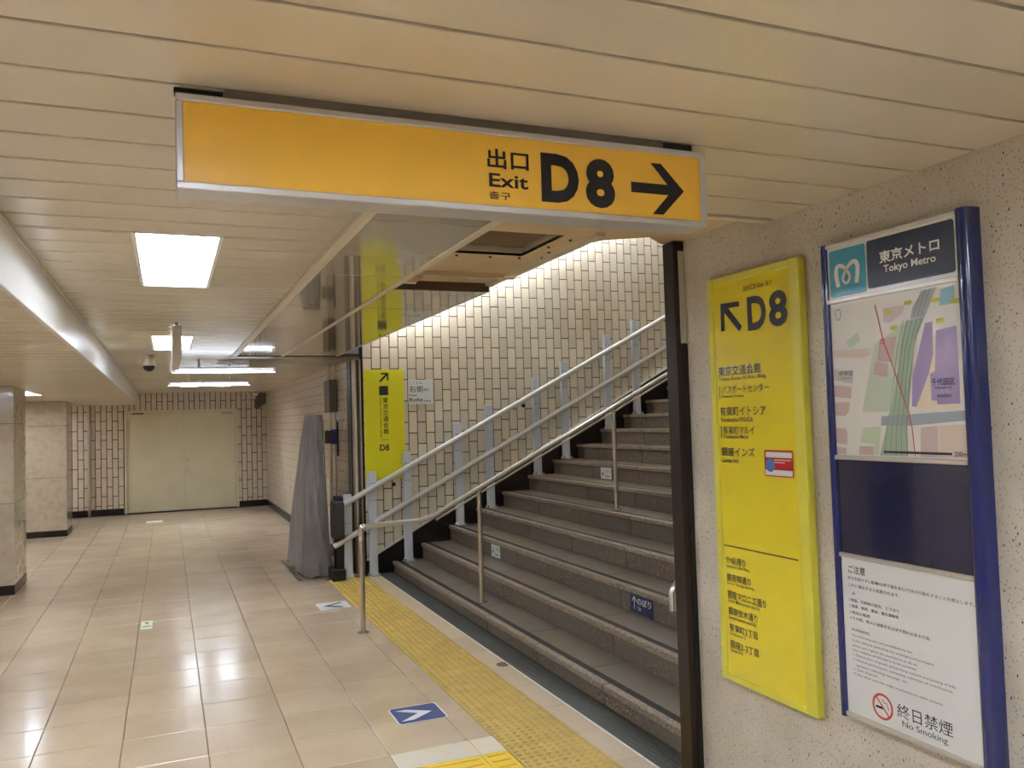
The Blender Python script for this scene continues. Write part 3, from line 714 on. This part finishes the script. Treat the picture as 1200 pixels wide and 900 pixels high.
MP = {
'grey1':[(0.084, 1.889), (0.121, 1.93), (0.17, 1.935), (0.125, 1.856), (0.074, 1.854)],
'green0':[(-0.123, 1.586), (-0.062, 1.793), (-0.027, 1.809), (0.048, 1.844), (0.055, 1.834), (-0.017, 1.594), (-0.025, 1.585)],
'park':[(-0.178, 1.811), (-0.124, 1.838), (-0.118, 1.808), (-0.162, 1.789)],
'pink1':[(-0.041, 1.807), (0.021, 1.809), (0.003, 1.734), (-0.051, 1.742)],
'pink2':[(-0.062, 1.739), (-0.013, 1.729), (-0.021, 1.69), (-0.072, 1.701)],
'cream':[(0.146, 1.797), (0.158, 1.799), (0.149, 1.696), (0.133, 1.691), (0.133, 1.614), (0.151, 1.613), (0.152, 1.603), (0.226, 1.603), (0.227, 1.591), (0.109, 1.59), (0.081, 1.597), (0.129, 1.692)],
'rail':[(0.056, 1.85), (0.125, 1.856), (0.081, 1.78), (0.046, 1.574), (0.043, 1.453), (-0.061, 1.453), (-0.018, 1.575), (0.036, 1.765)],
'purple1':[(0.124, 1.836), (0.149, 1.839), (0.146, 1.744), (0.129, 1.692), (0.081, 1.598), (0.065, 1.599), (0.072, 1.689), (0.098, 1.76)],
'purple2':[(0.159, 1.811), (0.225, 1.818), (0.226, 1.603), (0.152, 1.603), (0.151, 1.613), (0.133, 1.614), (0.133, 1.691), (0.149, 1.696)],
'grayroad':[(-0.048, 1.572), (0.241, 1.584), (0.241, 1.557), (0.063, 1.543), (-0.052, 1.544)],
'pinkL1':[(-0.236, 1.676), (-0.161, 1.666), (-0.165, 1.63), (-0.236, 1.638)],
'pinkL2':[(-0.236, 1.619), (-0.172, 1.62), (-0.176, 1.591), (-0.193, 1.574), (-0.236, 1.578)],
'pinkL3':[(-0.236, 1.538), (-0.193, 1.534), (-0.187, 1.521), (-0.191, 1.483), (-0.236, 1.487)],
'pinkL4':[(-0.236, 1.477), (-0.194, 1.472), (-0.197, 1.452), (-0.236, 1.452)],
'pinkB1':[(0.092, 1.537), (0.148, 1.543), (0.147, 1.453), (0.087, 1.453)],
'pinkB2':[(0.154, 1.543), (0.241, 1.546), (0.241, 1.453), (0.148, 1.453)],
'pinkB3':[(-0.14, 1.479), (-0.084, 1.48), (-0.085, 1.453), (-0.144, 1.453)],
'blue':[(0.181, 1.925), (0.224, 1.93), (0.225, 1.881), (0.175, 1.879)],
'tan':[(-0.236, 1.788), (-0.086, 1.782), (-0.079, 1.762), (-0.108, 1.755), (-0.236, 1.767)],
'green2':[(-0.122, 1.538), (-0.052, 1.541), (-0.065, 1.455), (-0.083, 1.454), (-0.081, 1.486), (-0.137, 1.492)],
'area1':[(-0.236, 1.727), (-0.151, 1.716), (-0.156, 1.676), (-0.236, 1.693)],
'pinkT':[(-0.022, 1.897), (0.055, 1.899), (0.05, 1.875), (-0.001, 1.85), (-0.024, 1.859)]}
PZ = {'cream': 1, 'green2': 1}
for i, (k_, pts) in enumerate(MP.items()):
    MB().flat(pts, -.0056+.00004*i).obj('map_area', mat('map '+k_, MC[k_], .35, coat=.5), mp)
def line(P, wd, m, z, name, par): return ribbon([Vector(p) for p in P], [wd]*len(P), z).obj(name, m, par)
gl = mat('map rail line', (100, 122, 104), .4)
for dx in (-.038, -.022, -.006, .010, .026):
    line([(.088+dx, 1.852), (.058+dx*.9, 1.77), (.03+dx, 1.62), (.012+dx*1.1, 1.53), (.008+dx*1.3, 1.454)], .0016, gl, -.0044, 'map_line', mp)
for dx in (0, .014, .028): line([(.086+dx, 1.86), (.118+dx, 1.932)], .0016, mat('map grey line', (120, 128, 134), .4), -.0044, 'map_line', mp)
line([(-.052, 1.913), (-.028, 1.803), (.003, 1.724), (.038, 1.623), (.054, 1.58), (.063, 1.537), (.069, 1.453)], .0032, redm, -.0041, 'boundary_line', mp)
line([(-.03+.007*math.cos(k*PI/6), 1.798+.007*math.sin(k*PI/6)) for k in range(13)], .002, redm, -.004, 'here_marker', mp)
MB().flat([(-.045, 1.4605), (.192, 1.4605), (.192, 1.4675), (-.045, 1.4675)], -.004).obj('scale_bar', ink, mp)
line([(-.203+.012*math.sin(k*PI/6), 1.905+.014*math.cos(k*PI/6)*(1 if k not in (5, 6, 7) else 1.5)) for k in range(13)], .002, navyp, -.004, 'compass_marker', mp)
tt = lambda s_, u0, u1, v0, v1, m=ink, of=.01: text_mesh(s_, u0, u1, v0, v1, -.0040, m, 'lettering', mp, of)
tt('200m', .199, .238, 1.457, 1.471); tt('千代田区', .137, .2125, 1.656, 1.676); tt('Chiyoda-city', .146, .2034, 1.644, 1.653); tt('丸の内(1)', .153, .2, 1.621, 1.632)
tt('中央区', -.21, -.1508, 1.703, 1.719, inkg); tt('Chuo-city', -.205, -.158, 1.692, 1.699, inkg)
ygl = mat('map yellow', (206, 196, 70), .4)
for i, (u, v) in enumerate(((-.003, 1.882), (.069, 1.903), (.164, 1.897), (.225, 1.886), (.176, 1.838), (.015, 1.835))):
    MB().flat([(u-.013, v-.006), (u+.013, v-.006), (u+.013, v+.006), (u-.013, v+.006)], -.0042).obj('map_tag', ygl, mp)
# dark pane and notice
box(-.238, .242, 1.137, 1.435, -.012, -.004).obj('dark_pane', navyg, nb)
nt_ = box(-.238, .242, .632, 1.123, -.012, -.004).obj('notice_panel', paper, nb)
NT = [('ご注意', -0.21, -0.1399, 1.075, 1.1, .012), ('許可を受けずに駅構内(地下道を含む)で次の行為をすることを禁止します。', -0.213, 0.238, 1.0525, 1.0645, .006), ('これに違反すると処罰されます。', -0.212, -0.0109, 1.0315, 1.0425, .006),
 ('記', -0.198, -0.1844, 1.007, 1.017, .004), ('1.物品、印刷物の配布、ビラはり', -0.212, -0.0166, 0.985, 0.9955, .008), ('2.演奏、勧誘、募金、署名運動等', -0.211, -0.0192, 0.9665, 0.977, .008), ('3.物品の販売', -0.212, -0.1285, 0.9465, 0.9565, .008),
 ('4.その他、他人に迷惑をおよぼす恐れのある行為', -0.211, 0.0873, 0.9285, 0.939, .006), ('WARNING', -0.208, -0.1342, 0.893, 0.902, .006), ('The following acts are prohibited by law', -0.207, 0.0253, 0.874, 0.883, .0),
 ('in the stations (including the underground passages)', -0.207, 0.0973, 0.858, 0.867, 0), ('unless one is given the permission to do so.', -0.207, 0.0412, 0.842, 0.851, 0), ('Any violation of this law is to be punished.', -0.206, 0.0375, 0.828, 0.837, 0),
 ('1. Distribution of goods and printing matters and posting of bills.', -0.205, 0.1677, 0.813, 0.822, 0), ('2. Musical performance, canvassing, collection of contributions,', -0.205, 0.1565, 0.798, 0.807, 0), ('signature collecting campaign, etc.', -0.195, 0.0037, 0.782, 0.791, 0),
 ('3. Sales of goods.', -0.206, -0.1081, 0.768, 0.777, 0), ('4. Any other acts that might inconvenience other persons.', -0.207, 0.1227, 0.753, 0.762, 0), ('終日禁煙', -0.041, 0.1491, 0.675, 0.716, .0), ('No Smoking', -0.024, 0.1311, 0.646, 0.669, 0)]
for s_, u0, u1, v0, v1, of in NT: text_mesh(s_, u0, u1, v0, v1, -.0034, inkg if v1-v0 < .012 else ink, 'lettering', nt_, of)
cx, cy, rr = -.0955, .687, .036
line([(cx+rr*math.cos(k*PI/18), cy+rr*math.sin(k*PI/18)) for k in range(37)], .007, redm, -.0030, 'prohibition_ring', nt_)
line([(cx-.024, cy+.026), (cx+.024, cy-.026)], .005, redm, -.0029, 'prohibition_bar', nt_)
MB().flat([(cx-.026, cy-.008), (cx+.004, cy-.008), (cx+.004, cy-.001), (cx-.026, cy-.001)], -.0032).obj('cigarette', ink, nt_)
line([(cx+.0, cy+.022), (cx+.008, cy+.012), (cx+.016, cy+.014), (cx+.02, cy+.004), (cx+.024, cy-.006)], .0025, inkg, -.0032, 'smoke_mark', nt_)

# ================================================================== END POST
pt = thing('shutter_post', 'tall dark brown post at the end of the concrete wall beside the stairs', 'post', (1.99, 2.94, 0))
box(0, .055, 0, .082, 0, 2.33, .003).obj('post_body', bronze_m, pt)
box(.02, .05, -.004, .002, 1.895, 2.29, .001).obj('steel_plate', steel_m, pt)
box(.03, .054, -.003, .0, 0, 1.89).obj('channel_strip', darkm, pt)

# ================================================================== STAIRS
RX, RZ, TR, RS = 2.20, .118, .32, .165
YA, YB = 3.12, YW-.005
st = thing('staircase', 'wide brown granite staircase rising to the right behind the dark post', 'stairs', (RX, YA, 0))
NS = 13
SM = {}
def slab(name, w_, d_, h_, m, bev):
    key = (name, round(w_, 3), round(d_, 3), round(h_, 3))
    if key not in SM:
        me = box(0, d_, .0045, w_-.0045, 0, h_, bev).mesh(name); me.materials.append(m); SM[key] = me
    return SM[key]
for k in range(NS):
    x = TR*k; zt = RZ+RS*k; zb = 0 if k == 0 else zt-RS
    ph = 6.824-YA - .91*3 if k % 2 == 0 else 6.824-YA-.91*3.5
    ed = [0]; q = ph % .91
    if q < .12: q += .91
    while q < YB-YA-.1: ed.append(q); q += .91
    ed.append(YB-YA)
    for a, b in zip(ed, ed[1:]):
        w_ = b-a
        put('nosing_stone', slab('nosing_stone', w_, .05, .036, nose_m, .004), st, (x, a, zt-.036))
        put('riser_slab', slab('riser_slab', w_, .02, zt-zb-.041, granite_m, .001), st, (x+.015, a, zb))
    ed2 = [0]; q = (ph+.3) % .91
    if q < .12: q += .91
    while q < YB-YA-.1: ed2.append(q); q += .91
    ed2.append(YB-YA)
    for a, b in zip(ed2, ed2[1:]):
        put('tread_slab', slab('tread_slab', b-a, TR-.079, .03, tread_m, .001), st, (x+.096, a, zt-.031))
    put('grip_strip', slab('grip_strip', YB-YA, .045, .02, grip_m, .0), st, (x+.051, 0, zt-.0225))
mb = MB()
prof = [(.03, -.01)]
for k in range(NS):
    x = TR*k+.03; zt = RZ+RS*k-.03
    prof += [(x, zt), (x+TR if k < NS-1 else x+TR+1.85, zt)]
prof += [(prof[-1][0], -.01)]
mb.prism([(x, 0, z) for x, z in prof], (0, YB-YA, 0)).obj('stair_core', grip_m, st)
xt = TR*NS; zt = RZ+RS*NS
# top landing
struct(box(RX+xt+.0, 8.55, YA, YB, zt-.2-RS, zt-RS-.001).obj('floor_landing', granite_m))
# stairwell shell
struct(box(2.10, 8.6, 2.98, YA-.01, -.02, 5.6).obj('wall_stairwell_near', mat('stairwell plaster', (206, 196, 172), .5)))
struct(box(8.5, 8.6, YA, YW, -.02, 5.6).obj('wall_stairwell_end', mat('stairwell end wall', (200, 186, 160), .5)))
struct(box(1.60, 1.64, 2.9, YW, ZC+.03, 3.2).obj('wall_above_ceiling', MATS['stairwell plaster']))
MBc = MB().prism([(1.60, 2.9, 3.15), (2.6, 2.9, 3.35), (6.6, 2.9, 5.2), (8.6, 2.9, 5.2), (8.6, 2.9, 5.3), (1.60, 2.9, 5.3)], (0, YW-2.9, 0))
struct(MBc.obj('ceiling_stairwell', MATS['stairwell plaster']))
# black skirting up the stairs with pale metal capping
sk = struct(MB().prism([(1.93, YW-.03, 0), (2.4, YW-.03, 0), (8.0, YW-.03, skz(8)-.5), (8.0, YW-.03, skz(8.0)), (1.93, YW-.03, skz(1.93))], (0, .032, 0)).obj('baseboard_stairs', black_m))
struct(MB().prism([(1.93, YW-.036, skz(1.93)), (8.0, YW-.036, skz(8.0)), (8.0, YW-.036, skz(8.0)+.018), (1.93, YW-.036, skz(1.93)+.018)], (0, .036, 0)).obj('trim_13', mat('pale capping', (214, 210, 200), .4)))
# stairwell tubes
for i in range(5):
    x0 = 2.1+i*1.02; zz = lambda X: 2.42+.45*(X-1.93)+.23
    t = thing('tube_light', 'fluorescent tube hidden above the ceiling edge over the stairs', 'light', (x0, YW-.15, zz(x0)), group='tubes hidden over the stairwell wall')
    MB().cyl((0, 0, 0), (.9, 0, .405), .016, 10).obj('tube', stube_m, t, smooth=True)
    MB().box(-.02, 1.03, -.03, .03, -.01, .03, .004, M=Matrix.Translation((0, 0, .045)) @ Matrix.Rotation(-math.atan(.45), 4, 'Y')).obj('batten', white_m, t)
for i, (x0, y0) in enumerate(((3.4, 5.6), (6.0, 5.6))):  # unseen tubes added for more light on the steps
    zc_ = 3.35+(x0-2.6)*.4625-.16
    t = thing('tube_light', 'fluorescent tube added out of sight on the stairwell ceiling to light the steps', 'light', (x0, y0, zc_), group='tubes added on the stairwell ceiling')
    MB().cyl((0, -.6, -.05), (0, .6, -.05), .016, 10).obj('tube', stube_m, t, smooth=True)
    box(-.05, .05, -.62, .62, -.02, .03, .004).obj('batten', white_m, t)

# signs on the risers
def riser_sign(label, k, y0, w_, h_, base, dark):
    zb = RZ+RS*(k-2); X = RX+TR*(k-1)+.0115
    t = thing('stair_sign', label, 'sign', (X, y0, zb+.008), Matrix(((0, 0, -1), (-1, 0, 0), (0, 1, 0))).to_euler())
    rounded(-w_/2, w_/2, 0, h_, .004, 0, .0015, base, 'sign_plate', t)
    fg = winks if dark else ink
    cx = -w_/2+w_*.19
    MB().flat([(cx-.004, h_*.15), (cx+.004, h_*.15), (cx+.004, h_*.85), (cx-.004, h_*.85)], .002).obj('arrow', fg, t)
    return t, fg, cx
t, fg, cx = riser_sign('navy stair riser sign reading up, with an upward arrow', 3, 4.73, .28, .125, navyst, True)
MB().flat([(cx-.026, .078), (cx, .108), (cx+.026, .078), (cx+.026, .066), (cx, .094), (cx-.026, .066)], .0021).obj('arrow_head', fg, t)
text_mesh('のぼり', -.05, .12, .055, .102, .0021, fg, 'lettering', t, .012); text_mesh('Up', -.045, -.005, .016, .044, .0021, fg, 'lettering', t, .012)
for k, y0, lb in ((3, 7.33, 'white riser sign reading down, on the third step beside the lower steel post'), (7, 7.45, 'white riser sign reading down, higher up beside the upper steel post')):
    t, fg, cx = riser_sign(lb, k, y0, .22, .115, whitest, False)
    MB().flat([(cx-.02, .06), (cx, .022), (cx+.02, .06)], .0021).obj('arrow_head', fg, t)
    text_mesh('くだり', -.03, .092, .058, .098, .0021, fg, 'lettering', t, .01); text_mesh('Down', -.02, .07, .018, .046, .0021, fg, 'lettering', t, .01)

# ================================================================== CENTRE HANDRAIL
hr = thing('handrail', 'centre steel tube handrail standing on the floor and climbing the stairs', 'handrail', (1.36, 6.325, 0))
hx = lambda X: X-1.36
def rz_(X): return .815+.4975*(X-1.88)
path = [(0, 0, .70), (0, 0, .765), (.008, 0, .79), (.03, 0, .805), (.1, 0, .81), (.44, 0, .813), (.50, 0, .822)]+[(hx(X), 0, rz_(X)) for X in (1.95, 2.3, 3.0, 4.0, 5.0, 5.9)]
MB().tube(path, 0.020, 12).obj('rail', railst_m, hr, smooth=True)
MB().tube([(hx(X), .035, rz_(X)-.052) for X in (1.97, 3, 4, 5, 5.9)], .009, 8).obj('lower_bar', railst_m, hr, smooth=True)
for X, zb in ((1.36, 0), (2.33, RZ), (3.60, RZ+4*RS), (4.90, RZ+8*RS)):
    top = .74 if X == 1.36 else rz_(X)-.02
    p = MB().cyl((hx(X), 0, zb+.003), (hx(X), 0, top), .019, 14).obj('post', dsteel_m, hr, smooth=True)
    MB().cyl((hx(X), 0, zb), (hx(X), 0, zb+.008), .045, 18).obj('base_flange', steel_m, p, smooth=True)
MB().cyl((-.002, 0, .74), (-.002, 0, .79), .025, 14).sphere((.012, 0, .80), .026, 12, 8).obj('elbow_joint', steel_m, hr, smooth=True)
# end of near handrail seen beside the dark post
nh = thing('wall_handrail', 'short end of a steel wall handrail just visible beside the dark post', 'handrail', (2.075, 3.17, 0))
MB().tube([(0, 0, .72), (0, 0, .80), (.02, 0, .83), (.06, 0, .85), (1.5, 0, 1.58), (3, 0, 2.35)], .019, 12).obj('rail', steel_m, nh, smooth=True)
for X, z in ((.3, .965), (1.5, 1.575)): MB().tube([(X, -.05, z-.06), (X, 0, z-.06), (X, 0, z-.01)], .008, 8).obj('bracket', steel_m, nh)

# ================================================================== STAIR LIFT RAILS AND POSTS
LY = YW-.12
lift = thing('stair_lift', 'wheelchair stair lift: two sloping tube rails on silver posts along the tiled wall', 'stair lift', (1.58, LY, 0))
lx = lambda X: X-1.58
ru = lambda X: .717+.507*(X-1.579)
for nm, dz in (('upper_rail', 0), ('lower_rail', -.365)):
    MB().tube([(lx(1.56), -.03, ru(1.56)+dz), (lx(6.6), -.03, ru(6.6)+dz)], .029, 14).obj(nm, rail_m, lift, smooth=True)
PX = [(1.715, .862, .0), (1.98, 1.082, .0), (2.36, 1.272, RZ), (2.948, 1.562, RZ+2*RS), (3.315, 1.755, RZ+3*RS), (3.90, 2.055, RZ+5*RS), (4.265, 2.242, RZ+6*RS), (4.845, 2.556, RZ+8*RS), (5.238, 2.738, RZ+9*RS)]
for X, top, zb in PX:
    p = MB().box(lx(X)-.042, lx(X)+.042, .0, .05, zb+.008, top, .004).obj('lift_post', galv_m, lift)
    MB().prism([(lx(X)-.042, -.0, zb+.008), (lx(X)+.042, -.0, zb+.008), (lx(X)+.02, -.0, zb+.22), (lx(X)-.02, -.0, zb+.22)], (0, -.004, 0)).obj('foot_gusset', galv_m, p)
    MB().box(lx(X)-.042-.012, lx(X)+.042+.012, -.045, .07, zb, zb+.009, .002).obj('base_plate', alu_m, p)
    mb = MB()
    for sx in (-.06, .06):
        for sy in (-.03, .05): mb.cyl((lx(X)+sx*.8, sy, zb+.009), (lx(X)+sx*.8, sy, zb+.032), .008, 8)
    mb.obj('anchor_bolts', steel_m, p)
    mb = MB()
    for sx in (-.022, .018): mb.cyl((lx(X)+sx, -.004, top-.3), (lx(X)+sx, .0, top-.3), .006, 8).cyl((lx(X)+sx, -.004, top-.12), (lx(X)+sx, .0, top-.12), .006, 8)
    mb.obj('bolt_holes', darkm, p)
    mb = MB()
    for dz in (0, -.365):
        z = ru(X)+dz
        if z > zb+.05: mb.box(lx(X)-.035, lx(X)+.035, -.03, .002, z-.02, z+.02, .004)
    mb.obj('rail_clamp', alu_m, p)
# parked carriage: dark body between cover and first post
box(lx(1.60), lx(1.68), .02, .20, .02, .84, .006).obj('carriage_body', darkm, lift)
box(lx(1.55), lx(1.66), -.10, .1, .42, .80, .01).obj('carriage_arm', mat('dark grey plastic', (48, 46, 44), .4), lift)
box(lx(1.52), lx(1.66), -.13, .1, .0, .12, .01).obj('carriage_foot', darkm, lift)
MB().prism([(lx(1.68), .0, .0), (lx(1.76), .0, .0), (lx(1.74), .0, .14), (lx(1.71), .0, .16)], (0, -.03, 0)).obj('end_bracket', galv_m, lift)

# grey cover over the folded platform
cv = thing('machine_cover', 'tall tapering grey vinyl cover draped over the parked stair lift platform', 'cover', (1.3, 8.8, 0))
def ring(z):
    t_ = z/1.69; e_ = t_**1.25
    nl = Vector((1.27+.125*e_, 8.80+.08*t_)); nr = Vector((1.575-.06*e_-.01*math.sin(t_*3), 8.76+.1*t_)); fr = Vector((1.70-.10*t_, 9.88-.55*e_)); flp = Vector((1.262+.14*e_, 9.92-.60*e_))
    P = []
    cs = [nl, nr, fr, flp]; ns = [14, 10, 8, 18]
    for i in range(4):
        a_, b_ = cs[i], cs[(i+1) % 4]
        for k in range(ns[i]):
            f_ = k/ns[i]; p = a_.lerp(b_, f_); nrm = (b_-a_).normalized(); nrm = Vector((nrm.y, -nrm.x))
            bulge = .018*math.sin(PI*f_)*(1 if i == 0 else .5)
            fold = .004*math.sin(f_*9+i*2+z*1.7)*(1-.6*t_)+.003*math.sin(f_*13+z*8+i)
            if i == 0 and f_ > .6: fold += .014*math.sin(z*9+f_*7)*(1-.2*t_)+.006*math.sin(z*23+f_*5)
            P.append(p+nrm*(bulge+fold*(1 if k else .2)))
    return P
mb = MB(); rings = []; H_ = 1.695; NZ = 34
for i in range(NZ+1):
    z = H_*i/NZ; R_ = ring(z); vs_ = []
    for k, p in enumerate(R_):
        zz_ = z
        if i == 0: zz_ = .006+.012*(1+math.sin(k*1.1))+(.05*max(0, math.sin((k-4)*.9)) if k > 24 else 0)+(.05 if k in (46, 47, 48, 49, 0) else 0)
        if i == NZ: zz_ = z-(.07*max(0, (k-9)/5) if k < 14 else .07 if k < 24 else 0)
        vs_.append(mb.bm.verts.new((p.x, p.y, zz_)))
    rings.append(vs_)
for a_, b_ in zip(rings, rings[1:]):
    n = len(a_)
    for k in range(n): mb.bm.faces.new((a_[k], a_[(k+1) % n], b_[(k+1) % n], b_[k]))
cvt = [mb.bm.verts.new((v.co.x*.97+.0435, v.co.y*.995+.045, v.co.z+.008)) for v in rings[-1]]
n = len(cvt)
for k in range(n): mb.bm.faces.new((rings[-1][k], rings[-1][(k+1) % n], cvt[(k+1) % n], cvt[k]))
cc = mb.bm.verts.new((1.46, 9.08, 1.695))
for k in range(n): mb.bm.faces.new((cvt[k], cvt[(k+1) % n], cc))
me = mb.mesh('cover_sheet'); me.shade_smooth(); me.set_sharp_from_angle(angle=math.radians(38)); me.materials.append(cloth_m)
o = put('cover_sheet', me, cv, (-1.3, -8.8, 0))
MB().tube([(lambda q: (q[0].x-1.3-.002, q[0].y-8.8-.002, q[1]))((ring(z)[0], z)) for z in [i*.16+.05 for i in range(11)]], .0035, 6).obj('seam', cloth_m, cv)
box(.03, .26, .1, 1.0, 0, .03, .006).obj('platform_base', darkm, cv)
# floor strip grating next to the cover
g = thing('floor_grate', 'narrow metal floor grate strip beside the covered machine', 'grate', (1.215, 8.7, 0))
box(0, .05, 0, 1.55, 0, .002).obj('grate_frame', mat('grate frame', (150, 134, 110), .4, .5), g)
mb = MB()
for i in range(11): mb.box(.006, .044, .03+i*.138, .10+i*.138, .002, .0035)
mb.obj('slots', darkm, g)

# ================================================================== ITEMS ON THE WALLS
# yellow wall sign by the stairs
ws = thing('stair_direction_sign', 'plain lemon yellow upright wall sign with arrow and D8 beside the stair corner', 'sign', (0, YW-.001, 0), (PI/2, 0, 0))
box(1.938, 2.372, .992, 2.163, .0, .012, .001).obj('sign_plate', lime_m, ws)
zf = .0128
MB().flat([(2.122, 2.128), (2.205, 2.128), (2.205, 2.045), (2.188, 2.045), (2.188, 2.098), (2.115, 2.026), (2.102, 2.040), (2.172, 2.111), (2.122, 2.111)], zf).obj('arrow', ink, ws)
MB().flat([(2.100, 1.888), (2.198, 1.888), (2.198, 1.986), (2.100, 1.986)], zf).obj('black_square', ink, ws)
for i, ch in enumerate('東京交通会館'):
    z1 = 1.863-i*.0665; text_mesh(ch, 2.137, 2.196, z1-.061, z1, zf, ink, 'lettering', ws, .01)
o = text_mesh('Tokyo Kotsu Kaikan Bldg.', 0, .44, 0, .022, 0, ink, 'lettering', ws, .01)
o.rotation_euler = (0, 0, -PI/2); o.location = (2.1, 1.873, zf)
text_mesh('D8', 2.094, 2.196, 1.293, 1.361, zf, ink, 'lettering', ws, .02)
MB().flat([(2.11, 1.408), (2.19, 1.408), (2.19, 1.412), (2.11, 1.412)], zf).obj('rule_line', inkg, ws)
wk = thing('keep_right_sign', 'small white keep right notice on the tiled stair wall', 'sign', (0, YW-.001, 0), (PI/2, 0, 0))
rounded(2.422, 2.706, 1.784, 2.052, .006, 0, .006, whitest, 'sign_plate', wk)
for s_, u0, u1, v0, v1, m_, of in (('ここでは', 2.438, 2.575, 2.002, 2.03, ink, 0), ('右側', 2.434, 2.588, 1.912, 1.985, navyp, .006), ('通行', 2.598, 2.662, 1.925, 1.957, ink, 0), ('Keep', 2.434, 2.52, 1.866, 1.896, ink, .01), ('Right', 2.434, 2.588, 1.797, 1.852, navyp, .015), ('Here', 2.60, 2.675, 1.807, 1.832, ink, .01)):
    text_mesh(s_, u0, u1, v0, v1, .0066, m_, 'lettering', wk, of)
for i, (X, Z) in enumerate(((2.235, .93), (3.78, 1.74))):
    tag(MB().cyl((X, YW-.02, Z), (X, YW, Z), .022, 14).obj('wall_plug', darkm, smooth=True), ('small dark round plug on the stair wall below the yellow sign', 'small dark round plug on the stair wall between the rails, higher up')[i], 'plug')
# switch box, conduits and blue plate on the passage wall
sb = thing('junction_box', 'grey brown metal box with pipes high on the passage side wall', 'junction box', (1.858, 9.75, 0))
box(-.10, -.012, 0, .35, 1.735, 2.115, .004).obj('box_body', box_m, sb)
MB().tube([(-.04, .06, 2.11), (-.04, .06, ZC)], .018, 8).obj('conduit', trim_m, sb, smooth=True)
MB().tube([(-.06, .26, 2.11), (-.06, .26, ZC)], .025, 8).obj('conduit', trim_m, sb, smooth=True)
MB().tube([(-.05, .26, 1.74), (-.05, .26, .62)], .022, 8).obj('conduit', trim_m, sb, smooth=True)
MB().tube([(-.04, .05, 1.74), (-.04, .05, 1.68), (-.03, .07, 1.64), (-.03, .08, 1.58), (-.03, .08, .62)], .016, 8).obj('conduit', trim_m, sb, smooth=True)
pl = thing('projecting_sign', 'little blue and grey plate projecting from the passage side wall', 'sign', (1.86, 9.72, 0))
box(-.10, -.03, 0, .012, 1.36, 1.53, .002).obj('blue_plate', mat('blue plate', (70, 74, 130), .4), pl)
box(-.17, -.10, 0, .012, 1.37, 1.52, .002).obj('grey_plate', box_m, pl)
box(-.03, -.012, -.005, .02, 1.22, 1.62, .002).obj('bracket_bar', darkm, pl)
